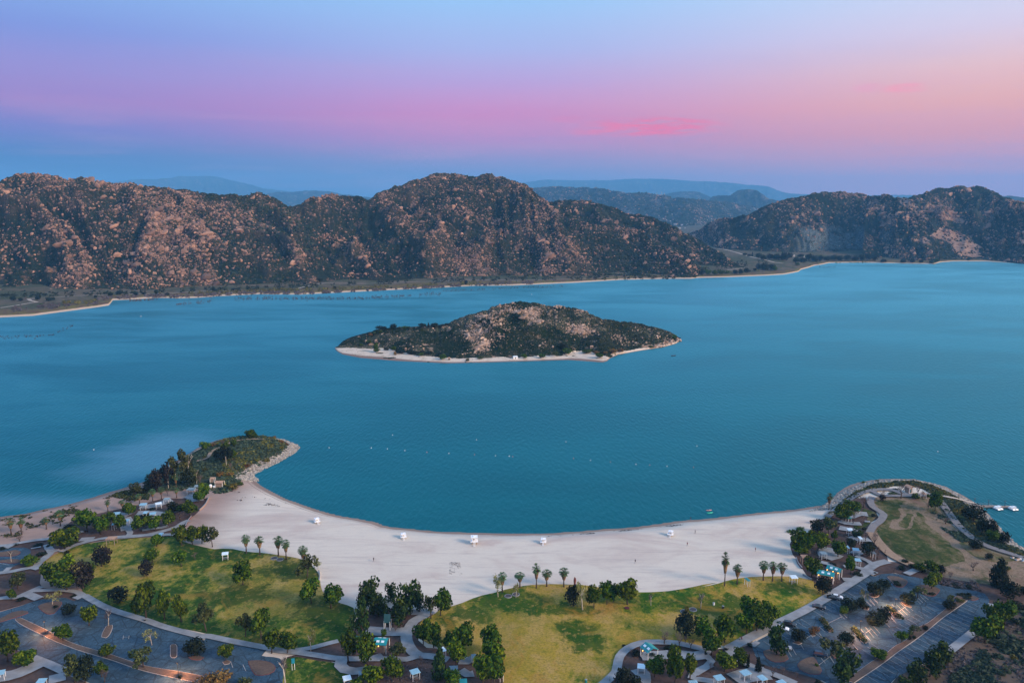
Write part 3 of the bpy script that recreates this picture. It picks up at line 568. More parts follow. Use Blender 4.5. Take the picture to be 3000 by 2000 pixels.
# ------------------------------------------------------------------ rocks and scrub on the hills
def base_rock(seed, sub=1):
    bm = bmesh.new(); bmesh.ops.create_icosphere(bm, subdivisions=sub, radius=1.0); r = random.Random(seed)
    ax = [Vector((r.uniform(-1, 1), r.uniform(-1, 1), r.uniform(-1, 1))).normalized() for _ in range(7)]; cut = [r.uniform(.40, .80) for _ in ax]
    for v in bm.verts:
        for a, c in zip(ax, cut):
            d = v.co.dot(a)
            if d > c: v.co -= a*(d-c)*.9
        v.co *= r.uniform(.9, 1.1)
    V = np.array([v.co[:] for v in bm.verts]); F = np.array([[v.index for v in f.verts] for f in bm.faces]); bm.free(); return V, F
BR = [base_rock(s, 1) for s in range(8)]       # 20 faces each
BR2 = [base_rock(s+40, 2) for s in range(8)]   # 80 faces each
def scatter_mesh(name, P, S, protos, material, parent=None, flat=(1, 1, .8), kind='stuff', tilt=.5):
    """all the copies of small stones or tufts, too many to count, as one mesh"""
    P = np.asarray(P, float); S = np.asarray(S, float); n = len(P); Vs = []; Fs = []; off = 0; wh = RNG.integers(0, len(protos), n)
    for k, (bv, bf) in enumerate(protos):
        i = np.where(wh == k)[0]
        if not len(i): continue
        sc = S[i, None]*np.array(flat)[None]*RNG.uniform(.65, 1.35, (len(i), 3)); a = RNG.normal(.3, .9, len(i)); b = RNG.normal(0, tilt, len(i))
        v = bv[None]*sc[:, None, :]
        y = v[..., 1]*np.cos(b)[:, None]-v[..., 2]*np.sin(b)[:, None]; zz = v[..., 1]*np.sin(b)[:, None]+v[..., 2]*np.cos(b)[:, None]
        x = v[..., 0]*np.cos(a)[:, None]-y*np.sin(a)[:, None]; y2 = v[..., 0]*np.sin(a)[:, None]+y*np.cos(a)[:, None]
        v = np.stack([x, y2, zz], -1)+P[i, None, :]; Vs.append(v.reshape(-1, 3))
        Fs.append((bf[None]+(np.arange(len(i))*len(bv))[:, None, None]+off).reshape(-1, 3)); off += len(i)*len(bv)
    me = np_mesh(name, np.concatenate(Vs), np.concatenate(Fs), [material], False)
    o = link(name, me, parent); o['kind'] = kind; return o
def surf_sample(h, n, seed, vmax=None, dens=None, use_spur=True):
    a, b = h['shape']; r = np.random.default_rng(seed); nvv = h['nv'] if vmax is None else vmax
    ar = np.hypot(np.diff(h['X'], axis=0)[:, :-1], np.diff(h['Y'], axis=0)[:, :-1])*np.hypot(np.diff(h['X'], axis=1)[:-1], np.diff(h['Y'], axis=1)[:-1])
    ar = ar[:, :nvv-1].copy(); ar[:, :4] *= .25
    if use_spur: ar = ar*(.20+np.clip((h['spur'][:-1, :nvv-1]-.32)*2.3, 0, 1.3)**1.3)
    if dens is not None: ar = ar*dens(h['X'][:-1, :nvv-1], h['Y'][:-1, :nvv-1], h['Z'][:-1, :nvv-1])
    p = ar.ravel()/ar.sum(); k = r.choice(len(p), n, p=p); i = k//(nvv-1); j = k % (nvv-1); s = r.random(n); q = r.random(n)
    g = lambda A: (A[i, j]*(1-s)*(1-q)+A[i+1, j]*s*(1-q)+A[i, j+1]*(1-s)*q+A[i+1, j+1]*s*q)
    return np.stack([g(h['X']), g(h['Y']), g(h['Z'])], -1)
def px_dens(blobs, lo=.25, wl=85, sd=3, namp=1.2):
    """more stones where the photograph shows outcrops (evaluated on the hill, fixed to it)"""
    def f(X, Y, Z):
        px, py = proj(X, Y, Z); n = fbm(X/wl, Y/wl, sd, 4); d = lo+np.clip((n-.49)*8, 0, 1.2)*namp/1.2
        for (c, x, y, rx, ry, k) in blobs:
            qx, qy = cp(c, x, y); s = CR[c][2]; d = d+k*np.exp(-((px-qx)/(rx/s))**2-((py-qy)/(ry/s))**2)
        return d
    return f
BM = [MB() for _ in range(0)]
BOULD = []
for k in range(8):
    v, f = BR2[k]; BOULD.append(np_mesh('boulder', v, f, [M_ROCK], False))
BOULDI = [np_mesh('boulder', v, f, [M_ROCKI], False) for v, f in BR2]
def rocks(h, n, nbig, smin, smax, bigs, seed, blobs, lo=.25, meshes=BOULD, material=M_ROCK, flat=(1, 1, .8)):
    dn0 = px_dens(blobs, lo, sd=seed, namp=.12 if h is ISLE else 1.2); dn = (lambda X, Y, Z: dn0(X, Y, Z)*np.where((Z > 3.2) | (proj(X, Y, Z)[0] > 1880), 1, .02)) if h is ISLE else dn0; P = surf_sample(h, n, seed, dens=dn); r = np.random.default_rng(seed+1)
    S = smin+(smax-smin)*r.random(n)**4.5
    scatter_mesh('loose_rocks', P, S, BR, material, h['o'], flat)
    Q = surf_sample(h, nbig, seed+2, dens=lambda X, Y, Z: dn(X, Y, Z)**1.6); rr = random.Random(seed)
    for q in Q:
        o = bpy.data.objects.new('boulder', meshes[rr.randrange(8)]); COL.objects.link(o); o.parent = h['o']; s = bigs[0]+(bigs[1]-bigs[0])*rr.random()**3.5
        o.location = (q[0], q[1], q[2]-s*.1); o.scale = (s*rr.uniform(.9, 1.9), s*rr.uniform(.6, 1.1), s*rr.uniform(.5, .95)); o.rotation_euler = (rr.uniform(-.6, .6), rr.uniform(-.8, .1), rr.gauss(.3, .7))
rocks(H_LEFT, 19000, 290, .65, 4.2, (3.2, 11), 101, [('L', 200, 700, 300, 180, 1.2), ('L', 1100, 700, 300, 260, 1.5), ('L', 100, 850, 200, 150, 1.5), ('L', 700, 950, 500, 150, .8), ('L', 1550, 850, 400, 300, .9), ('L', 1200, 1150, 400, 60, .8), ('L', 1800, 1000, 300, 150, .8), ('L', 500, 400, 300, 120, .8)], .16)
rocks(H_MAIN, 18000, 290, .65, 3.6, (2.8, 8), 102, [('M', 680, 780, 170, 60, 3.0), ('M', 1020, 960, 60, 50, 5), ('M', 480, 1000, 120, 50, 3), ('M', 1900, 500, 230, 80, 2.6), ('M', 2200, 620, 120, 70, 2.6), ('M', 1850, 850, 150, 120, 2.2), ('M', 1550, 700, 180, 60, 1.5), ('M', 900, 1100, 130, 50, 2), ('M', 1400, 560, 200, 80, 1.2), ('M', 2050, 1000, 180, 100, 1.5), ('N', 200, 900, 300, 250, 1.0), ('N', 850, 690, 200, 60, 2.5), ('N', 1100, 720, 150, 60, 2.5), ('N', 700, 900, 180, 50, 2.5), ('N', 1350, 900, 200, 70, 2), ('N', 1000, 1000, 150, 40, 2), ('N', 1450, 1050, 200, 40, 2), ('N', 320, 1080, 90, 30, 3), ('N', 300, 500, 120, 60, 1.5), ('M', 1900, 220, 250, 60, 1.2)], .10)
rocks(H_BACK, 2000, 60, .8, 4.0, (4, 8), 103, [('N', 850, 620, 120, 30, 2), ('N', 1650, 850, 80, 60, 2), ('N', 1850, 980, 160, 50, 3), ('N', 1600, 900, 120, 80, 1)], .2)
rocks(H_RIGHT, 8000, 230, .9, 4.5, (4, 11), 104, [('Q', 900, 560, 200, 80, 2), ('Q', 300, 620, 250, 80, 1.2), ('Q', 700, 380, 250, 40, 1), ('Q', 1150, 900, 120, 60, 3), ('Q', 1280, 600, 150, 60, 1.5), ('Q', 250, 450, 200, 60, .8)], .25)
rocks(H_RIGHT2, 7000, 200, 1.0, 5.0, (4, 12), 105, [('Q', 1600, 560, 200, 80, 2), ('Q', 1750, 340, 150, 40, 1), ('Q', 2200, 800, 200, 100, 1), ('Q', 1850, 640, 120, 60, 1.5)], .28)
rocks(H_MID, 2500, 0, 4, 12, (4, 5), 106, [], .3)
rocks(ISLE, 5000, 290, .45, 1.6, (1.2, 3.0), 107, [('S', 1000, 230, 40, 40, 4), ('S', 1080, 180, 40, 30, 4), ('S', 1180, 110, 50, 30, 4), ('S', 930, 265, 30, 20, 5), ('S', 900, 375, 50, 12, 6), ('S', 980, 340, 30, 20, 6), ('S', 1030, 310, 40, 18, 7), ('S', 1100, 270, 40, 20, 4), ('S', 1150, 215, 30, 20, 4), ('S', 1290, 130, 50, 22, 5), ('S', 1250, 160, 40, 15, 4), ('S', 1330, 180, 20, 10, 4), ('S', 1540, 225, 45, 20, 5), ('S', 1800, 270, 40, 22, 5), ('S', 1860, 310, 60, 22, 4), ('S', 1590, 240, 40, 20, 3), ('S', 1350, 320, 50, 14, 3), ('S', 1560, 110, 30, 12, 4), ('S', 1450, 95, 30, 10, 4), ('S', 1980, 325, 80, 8, 4), ('S', 2100, 300, 50, 14, 4), ('S', 1700, 405, 30, 8, 8), ('S', 1000, 150, 20, 14, 2), ('S', 1120, 88, 40, 10, 4)], .10, BOULDI, M_ROCKI)
def tufts(h, n, smin, smax, seed, lo=.6, material=M_SCRUB, name='scrub'):
    d0 = px_dens([], lo, 90, seed+7); P = surf_sample(h, n, seed, dens=(lambda X, Y, Z: d0(X, Y, Z)*np.where(Z > 2.6, 1, .01)) if h is ISLE else d0, use_spur=False); r = np.random.default_rng(seed)
    scatter_mesh(name, P, smin+(smax-smin)*r.random(n)**2, BR, material, h['o'], (1.1, 1.1, .75))
tufts(H_LEFT, 9000, 1.2, 3.4, 201); tufts(H_MAIN, 12000, 1.2, 3.4, 202); tufts(H_BACK, 3000, 1.2, 3.2, 203)
tufts(H_RIGHT, 5500, 1.4, 3.6, 204); tufts(H_RIGHT2, 5000, 1.4, 3.8, 205); tufts(ISLE, 7000, .5, 1.5, 206); tufts(H_MID, 3500, 6, 15, 207)
# ------------------------------------------------------------------ flat ground sheets
LAYER = [0]
def zlayer(base):
    LAYER[0] += 1; return base+LAYER[0]*.003
def sheet(name, pts, mat_, base=3.03, smooth=4.0, jit=0.0, kind='structure', parent=None, top=None):
    P = uw(pts) if isinstance(pts, str) else pts
    if smooth: P = spline(P, smooth, True)
    z = top if top is not None else zlayer(base); out = []
    for i, p in enumerate(P):
        if jit:
            j = float(fbm([p.x/5], [p.y/5], 70, 3)[0]-.5)*jit*2; k = float(fbm([p.x/5+50], [p.y/5], 71, 3)[0]-.5)*jit*2
            p = Vector((p.x+j, p.y+k, z))
        out.append(Vector((p.x, p.y, z)))
    tr = tessellate_polygon([out]); me = bpy.data.meshes.new(name); me.from_pydata([tuple(v) for v in out], [], [tuple(f) for f in tr])
    bm = bmesh.new(); bm.from_mesh(me); bmesh.ops.recalc_face_normals(bm, faces=bm.faces)
    if sum(f.normal.z for f in bm.faces) < 0: bmesh.ops.reverse_faces(bm, faces=bm.faces)
    bm.to_mesh(me); bm.free(); me.materials.append(mat_); o = link(name, me, parent)
    if kind: o['kind'] = kind
    return o
def ribbon(name, pts, width, mat_, base=3.14, drape=False, parent=None, kind='structure'):
    P = spline([unp(x, y) if not drape else ground(x, y) for x, y in cps(pts)], 2.0); z = zlayer(base); vs = []; fs = []
    for i, p in enumerate(P):
        d = (P[min(i+1, len(P)-1)]-P[max(i-1, 0)]); d.z = 0; d.normalize(); nrm = Vector((-d.y, d.x, 0))*width/2
        for s in (1, -1):
            q = p+nrm*s; vs.append((q.x, q.y, z if not drape else float(land_z(q.x, q.y)[0])+z-3.0))
    for i in range(len(P)-1): fs.append((2*i+1, 2*i+3, 2*i+2, 2*i))
    mb = MB(); mb.add(vs, fs); o = mb.build(name, mat_, parent)
    if kind: o['kind'] = kind
    return o
def kerb(P, mat_, parent, z0, closed=False, w_=.32, h=.15, name='kerb'):
    n = len(P); mb = MB(); R = []
    for i in range(n):
        a = P[(i+1) % n] if closed else P[min(i+1, n-1)]; b = P[(i-1) % n] if closed else P[max(i-1, 0)]
        d = a-b; d.z = 0
        if d.length < 1e-6: d = Vector((1, 0, 0))
        d.normalize(); nn = Vector((-d.y, d.x, 0))*w_/2
        R.append([(P[i].x+nn.x*s, P[i].y+nn.y*s, z) for s, z in ((-1, z0), (-1, z0+h), (1, z0+h), (1, z0))])
    vs = [v for r in R for v in r]; fs = []
    for i in range(n if closed else n-1):
        a = 4*i; b = 4*((i+1) % n)
        fs += [(a, b, b+1, a+1), (a+1, b+1, b+2, a+2), (a+2, b+2, b+3, a+3)]
    mb.add(vs, fs); return mb.build(name, mat_, parent)
# soil and scrub cover of the headlands: material zones of the terrain mesh
beach = bpy.data.objects['beach']
HEAD = "C 280,470 360,430 560,345 750,322 1000,308 1150,308 1290,348 1350,378 1325,430 1240,490 1140,560 1000,615 860,680 820,750 790,830 740,900 680,935 600,965 520,965 460,930 300,900 A 1950,930 1700,945 1670,880 1780,800"
VERGE = "K 90,640 150,540 260,440 400,340 650,250 850,225 1100,230 1300,275 1450,330 1600,420 1700,470 1850,570 1950,670 2050,770 2150,890 2300,980 2700,1180 2900,1400 2700,1400 2352,1130 1860,950 1740,890 1600,770 1480,630 1400,470 1300,380 1150,300 850,285 600,345 430,405 290,505 120,650"
STRIP = "A 850,1240 1000,1130 1200,1060 1450,1010 1560,960 1600,880 1700,850 1760,960 1700,1040 1300,1120"
def inside(P, x, y):
    ins = np.zeros(x.shape, bool); n = len(P)
    for i in range(n):
        xa, ya = P[i]; xb, yb = P[(i+1) % n]
        if ya == yb: continue
        ins ^= ((ya > y) != (yb > y)) & (x < (xb-xa)*(y-ya)/(yb-ya)+xa)
    return ins
me = beach.data; nf = len(me.polygons); cc = np.zeros(nf*3, np.float32); me.polygons.foreach_get('center', cc); cc = cc.reshape(-1, 3)
PXB, PYB = proj(cc[:, 0], cc[:, 1], cc[:, 2]); jx = (fbm(cc[:, 0]/6, cc[:, 1]/6, 80, 3)-.5)*14
mi = np.zeros(nf, np.int32)
m, t = mat('headland_soil'); v = P_(t); a = t.noise(v, .09, 5, .65); b = t.noise(v, .7, 5, .75)
M_HEAD = finish(m, t, t.mix(t.rng(b, .45, .75), t.mix(t.rng(a, .4, .66), (.028, .045, .026), (.075, .075, .04)), (.14, .11, .075)), .95, b, .5, .3, spec=.05)
m, t = mat('verge_soil'); v = P_(t); a = t.noise(v, .07, 5, .65); b = t.noise(v, .8, 5, .75)
M_VERGE = finish(m, t, t.mix(t.rng(b, .42, .7), t.mix(t.rng(a, .42, .6), (.03, .065, .014), (.10, .10, .028)), (.06, .055, .03)), .95, b, .5, .3, spec=.05)
for k, (poly, mm) in enumerate(((HEAD, M_HEAD), (VERGE, M_VERGE))):
    me.materials.append(mm); mi[inside(cps(poly), PXB+jx, PYB+jx*.6)] = k+1
me.polygons.foreach_set('material_index', mi); me.update()

M_FIELD = lawn_mat('rough_field', (.085, .085, .035), (.045, .06, .02), (.20, .145, .092), (.27, .19, .13), .40)
# earth around the picnic grounds
sheet('mulch_bed', "A 640,1420 760,1330 900,1245 1250,1165 1450,1120 1600,1085 1900,1010 2200,950 2352,900 C 380,930 452,955 440,1010 340,1150 215,1255 170,1340 60,1400 -100,1430 A 1700,1450 1450,1462 1150,1500 900,1560 700,1600 560,1560", M_MULCH, jit=.8)
sheet('mulch_bed', "W -1200,450 0,385 350,350 800,262 1500,185 1700,300 1500,520 1250,760 1100,900 1180,1050 B 470,300 480,470 700,500 900,520 965,585 850,628 600,592 420,622 200,690 0,745 -300,820", M_MULCH, jit=.5)
sheet('mulch_bed', "D 1430,1200 1700,1150 1950,1080 2080,960 2150,800 2352,700 E 480,715 800,715 1030,735 1080,800 960,850 880,900 900,1080 980,1170 1120,1180 1300,1230 1500,1320 1880,1400 1920,1700 0,1800 D 1960,1450 1890,1335 1700,1300 1480,1250", M_MULCH, jit=.9)
sheet('mulch_bed', "H 1225,1260 1330,1180 1480,1125 1700,1115 2000,1140 2230,1190 I 240,1195 500,1165 640,1160 820,1115 830,1240 900,1345 1000,1380 1200,1420 1500,1500 1700,1600 1750,1900 H 1000,1900 1040,1600 1180,1470 1200,1350", M_MULCH, jit=.5)
sheet('mulch_bed', "T 1500,250 1300,420 1120,590 900,650 780,800 690,940 400,1000 280,1200 350,1450 I 1310,150 1380,260 1480,385 1690,545 1850,440 2100,320 J 650,225 780,175 K 780,1120 700,960 620,860 570,790 600,700 690,650 600,530 500,420", M_MULCH, jit=.7)
sheet('mulch_bed', "J 560,300 700,215 800,175 950,180 1100,240 1400,330 1700,400 2100,420 2352,440 2800,500 2800,800 2200,760 2030,740 1950,690 1960,610 1880,540 1600,480 1380,440 1190,372 960,332 870,310 700,320 640,345", M_MULCH, jit=.7)
sheet('mulch_bed', "B -300,1120 0,1130 200,1190 380,1300 720,1450 1000,1568 1250,1700 1250,1950 -300,1950", M_MULCH, jit=.4)
sheet('mulch_bed', "D 900,1568 1280,1460 1300,1280 1450,1240 1700,1290 2100,1450 2100,1900 900,1900", M_MULCH, jit=.4, base=3.03)
sheet('dry_slope', "J 830,1568 1000,1450 1490,1195 1640,1080 1800,960 1950,800 2030,740 2200,700 2352,640 2900,700 3000,2200 600,2200", M_SLOPE, jit=1.0)
sheet('dirt_field', "K 570,450 700,405 900,410 1250,405 1330,440 1420,560 1500,700 1620,800 1750,900 1880,980 2100,1060 2352,1135 2800,1300 3100,1700 2352,1480 2100,1440 1900,1410 1500,1350 1150,1260 1000,1190 900,1130 740,1010 640,900 600,820 690,690 740,620 650,540", M_FIELD, jit=.8)

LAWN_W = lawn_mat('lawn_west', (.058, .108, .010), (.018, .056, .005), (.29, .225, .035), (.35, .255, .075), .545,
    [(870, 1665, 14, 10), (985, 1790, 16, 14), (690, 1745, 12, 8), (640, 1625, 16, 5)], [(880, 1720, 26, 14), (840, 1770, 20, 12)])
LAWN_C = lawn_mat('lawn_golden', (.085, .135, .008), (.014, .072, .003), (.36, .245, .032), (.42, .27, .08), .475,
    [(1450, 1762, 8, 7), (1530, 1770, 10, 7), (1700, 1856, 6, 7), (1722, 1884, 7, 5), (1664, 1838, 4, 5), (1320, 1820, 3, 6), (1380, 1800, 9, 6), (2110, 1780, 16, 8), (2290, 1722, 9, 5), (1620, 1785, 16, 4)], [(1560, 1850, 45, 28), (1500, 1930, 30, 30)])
LAWN_E = lawn_mat('lawn_headland', (.048, .066, .016), (.026, .046, .010), (.12, .105, .042), (.20, .15, .09), .52)
lawn_w = sheet('lawn', "B 460,225 560,140 700,60 A 900,1556 1150,1515 1450,1480 1700,1465 2000,1452 C 40,1460 200,1530 500,1600 D 600,25 720,28 870,58 1040,72 1240,100 1400,122 1530,160 1640,240 1700,310 1712,400 1745,520 1850,600 1950,655 2100,705 2110,850 2090,980 1900,1105 1650,1160 1430,1185 1100,1165 700,1075 300,975 0,925 B 1900,895 1650,825 1300,695 980,560 930,470 800,380 600,320 480,270", LAWN_W, base=3.045, jit=.35, smooth=3)
lawn_c = sheet('lawn', "E 1050,790 1150,720 1290,680 1400,645 1500,600 1620,560 1750,532 1900,490 2100,452 2352,428 H 200,445 440,430 560,432 680,436 800,442 1000,470 1200,500 1400,522 1600,522 1800,512 2000,480 2200,440 2352,412 I 200,470 420,420 600,375 850,348 1100,345 1300,348 1480,388 1560,440 1690,548 1500,665 1300,770 1080,875 900,965 700,1070 520,1150 400,1130 240,1190 H 2100,1158 1900,1112 1650,1100 1450,1115 1310,1170 1220,1260 1190,1360 1180,1450 1110,1520 1030,1590 900,1900 E 1900,1900 1850,1500 1700,1400 1500,1290 1250,1180 1000,1120 880,1040 860,930 930,850", LAWN_C, base=3.045, jit=.35, smooth=3)
sheet('lawn', "D 1310,1290 1450,1270 1700,1310 1900,1345 1960,1420 2040,1470 1980,1568 1960,1800 1240,1800 1290,1480", LAWN_W, base=3.045, jit=.4, smooth=3)
lawn_e = sheet('lawn', "K 650,460 800,450 980,455 950,560 880,650 810,730 830,765 900,790 1000,795 1080,750 1090,640 1130,585 1210,650 1290,770 1400,850 1480,930 1560,1010 1650,1090 1600,1170 1450,1200 1300,1190 1100,1175 960,1110 860,1050 760,960 690,880 660,820 710,720 760,640 710,560 660,510", LAWN_E, base=3.06, jit=2.4, smooth=1.5)
sheet('lawn', "K 990,600 1055,605 1060,680 1035,745 970,768 900,745 920,690", LAWN_E, base=3.06, jit=1.6, smooth=1.5)
sheet('lawn', "K 510,540 560,560 640,590 660,640 600,700 540,760 440,780 380,740 500,730 560,650 500,600", LAWN_E, base=3.06, jit=.3, smooth=3)
sheet('lawn', "K 1650,900 1750,930 1900,1000 2100,1070 2300,1130 2200,1160 2000,1160 1850,1130 1700,1040 1600,940", LAWN_E, base=3.06, jit=.5, smooth=3)

# car parks
lot_w = sheet('parking_lot', "B -400,820 0,755 110,722 250,680 420,622 600,592 760,592 850,628 958,588 1250,745 1650,872 1900,955 2352,1078 D 400,1055 700,1120 1030,1180 1100,1192 1045,1256 1250,1285 1300,1400 1290,1500 1270,1700 1200,1950 B 1250,1950 1150,1640 850,1500 700,1425 380,1292 200,1185 0,1130 -400,1050", M_ASPH, base=3.06, smooth=2)
lot_e = sheet('parking_lot', "I 822,1112 1100,960 1400,775 1700,605 2000,415 2130,325 J 545,325 640,345 700,320 870,312 960,332 1190,372 1380,440 1600,482 1800,512 1900,545 1955,620 1940,690 2015,742 1900,850 1790,950 1640,1065 1490,1190 1300,1290 1100,1400 900,1500 800,1600 600,1900 I 2000,2000 1750,1650 1600,1540 1450,1495 1200,1420 1000,1382 900,1345 835,1245", M_ASPH, base=3.06, smooth=2)
lot_s = sheet('parking_lot', "W -900,480 0,405 180,400 400,430 700,425 850,470 890,560 860,640 700,800 500,920 280,1030 260,1060 80,1080 0,1150 -900,1250", M_ASPH, base=3.06, smooth=2)

def island(pts, parent, kmat=M_KERB, bed=M_BED, sm=1.2):
    P = spline(uw(pts), sm, True); z = zlayer(3.07)
    o = sheet('traffic_island', P, bed, smooth=0, parent=parent, kind=None, top=z+.13)
    kerb(P, kmat, parent, 3.06, True)
    return o
med_w = "B 175,835 230,825 330,868 520,958 700,1058 900,1138 1200,1222 1500,1322 1700,1382 2000,1432 2352,1502 D 260,1545 500,1620 480,1700 200,1640 B 2352,1585 2050,1522 1700,1442 1500,1382 1300,1312 1100,1252 900,1192 740,1132 600,1075 450,1000 250,900"
island(med_w, lot_w)
island("B -300,900 0,828 80,790 150,758 250,742 310,748 322,768 250,795 165,822 0,872 -300,970", lot_w, M_KERBR)
island("B 445,690 520,655 620,640 705,640 690,690 620,770 570,782 500,752", lot_w, M_KERBR)
island("B 1240,905 1288,908 1282,960 1245,1030 1218,1052 1172,1042 1190,975", lot_w)
island("B 1960,1140 1975,1128 2010,1128 2028,1142 2030,1200 2028,1265 2010,1280 1978,1280 1962,1265 1960,1200", lot_w)
island("D 893,1320 940,1315 1000,1312 1080,1322 1150,1342 1200,1390 1180,1440 1120,1470 1050,1482 980,1478 940,1430", lot_w, M_KERBR)
island("B 2170,1275 2220,1262 2290,1262 2340,1280 2300,1305 2210,1300", lot_w, M_KERBR)
island("D 600,1330 650,1310 690,1325 670,1350 620,1360", lot_w)
island("J 388,1482 500,1400 612,1322 760,1242 868,1152 1000,1078 1105,952 1250,882 1350,805 1440,732 1560,640 1640,608 1700,620 1560,722 1400,835 1250,962 1100,1075 900,1215 720,1352 560,1460 400,1568 200,1720 I 1900,1640 1950,1560 J 300,1540", lot_e)
island("I 930,1205 1050,1182 1135,1178 1170,1225 1212,1290 1165,1320 1060,1328 975,1292 940,1250", lot_e, M_KERBR)
island("I 1440,1282 1500,1275 1545,1340 1592,1428 1570,1468 1450,1462 1345,1412 1320,1370 1360,1320", lot_e, M_KERBR)
island("J 782,352 850,345 905,352 1000,390 1005,425 950,470 880,462 830,410", lot_e, M_KERBR)
island("J 1130,452 1250,448 1372,490 1370,522 1312,572 1205,560 1150,500", lot_e, M_KERBR)
island("I 1570,838 1600,832 1640,862 1725,970 1715,992 1680,990 1630,920", lot_e)
island("J 375,950 405,940 450,985 550,1095 540,1112 500,1108 430,1030", lot_e)
island("J 780,700 830,695 880,745 955,825 930,840 880,835 820,770", lot_e)
island("J 480,640 510,650 570,715 560,732 520,728 480,680", lot_e)
island("I 1265,1110 1330,1088 1365,1115 1330,1130", lot_e)
island("I 1475,1015 1510,1010 1520,1030 1485,1032", lot_e)
island("I 1710,1250 1790,1240 1800,1270 1740,1285", lot_e, M_KERBR)
island("J 560,560 620,540 690,560 640,590", lot_e)
island("J 940,640 1000,655 1060,700 1000,690", lot_e)
island("J 1550,600 1620,560 1780,575 1830,600 1760,625 1690,600", lot_e, M_KERBR)
island("W -600,640 0,570 250,540 450,510 580,560 500,640 300,680 0,680 -600,740", lot_s, M_KERBR)
island("W -600,860 0,810 300,770 520,775 590,830 520,870 300,880 0,860 -600,920", lot_s, M_KERBR)

def stalls(row, vec, n, spacing, parent, t0=0, both=False, length=5.2, off=0.0, skip=()):
    a, b = uw(row); d = (b-a).normalized(); v = uw(vec); s = (v[1]-v[0]).normalized(); L = (b-a).length; k = 0; x = t0
    z = zlayer(3.065); me = None
    while x < L:
        p = a+d*x+s*off; wv = d*.045
        if k not in skip:
            for sg in ((1, -1) if both else (1,)):
                q = p+s*length*sg
                mb = MB(); zz = z+.012
                mb.add([((p-wv).x, (p-wv).y, zz), ((p+wv).x, (p+wv).y, zz), ((q+wv).x, (q+wv).y, zz), ((q-wv).x, (q-wv).y, zz)], [(0, 1, 2, 3) if sg == 1 else (3, 2, 1, 0)])
                mb.build('stall_line', M_LINE, parent)
        x += spacing; k += 1
def line(pts, parent, wd=.15):
    P = uw(pts); d = (P[1]-P[0]).normalized(); n = Vector((-d.y, d.x, 0))*wd/2; z = zlayer(3.065)+.012; mb = MB()
    mb.add([((p+s*n).x, (p+s*n).y, z) for p, s in ((P[0], 1), (P[0], -1), (P[1], -1), (P[1], 1))], [(0, 1, 2, 3)]); mb.build('stall_line', M_LINE, parent)
SV = "J 470,950 590,1090"
for ln in ("J 470,945 592,1092", "J 530,930 630,1052", "J 575,925 668,1032", "J 620,915 700,1005", "J 490,1030 600,950", "J 835,672 985,812", "J 885,670 1012,792", "J 915,640 1045,768", "J 965,648 1080,745", "J 920,745 1005,690",
           "J 1092,600 1165,665", "J 1125,588 1195,655", "J 1160,575 1225,640", "J 1195,570 1255,618", "J 540,640 600,695", "J 575,620 635,682", "J 615,610 672,658", "J 755,875 812,935", "J 815,812 885,885",
           "J 322,1132 380,1215", "J 388,1130 445,1195", "J 262,1140 310,1200", "J 120,1275 165,1340", "I 1332,1092 1392,1190", "I 1240,1145 1305,1252", "I 1180,1150 1250,1270", "I 1440,990 1500,1060", "I 1500,985 1602,1062", "I 1270,1080 1330,1140", "I 1570,930 1635,990", "I 1800,780 1860,840", "I 1850,790 1890,828", "I 2110,635 2170,690", "I 2150,610 2205,680", "I 2190,600 2240,655", "I 1640,905 1830,812", "I 1420,1060 1500,1015", "I 1560,1372 1700,1265", "I 1590,1290 1640,1350", "I 1690,1270 1735,1340", "J 785,360 880,460", "J 2,930 110,905", "J 235,790 262,830", "J 278,785 315,828", "J 0,1000 40,1062"):
    line(ln, lot_e)
stalls("J 1700,640 500,1520", "J 1640,650 1750,700", 46, 2.9, lot_e, length=5.2)
stalls("J 1400,740 620,1300", "J 1400,800 1300,745", 30, 2.9, lot_e, length=4.2, off=1.0, skip=(11, 12, 13, 14))
stalls("J 1480,1175 1900,820", "J 1500,1100 1400,1050", 20, 2.9, lot_e, length=4.6, off=1.0)
stalls("I 900,1075 2080,365", "I 1000,1000 1060,1040", 60, 2.9, lot_e, length=4.8, off=1.2, skip=(9, 10, 20, 21, 38))
for ln in ("B 1412,1075 1420,1030", "B 1478,1070 1484,1030", "B 1412,1052 1484,1048", "D 690,1330 715,1400", "D 830,1365 865,1440", "W -100,880 270,945"): line(ln, lot_w, .18)

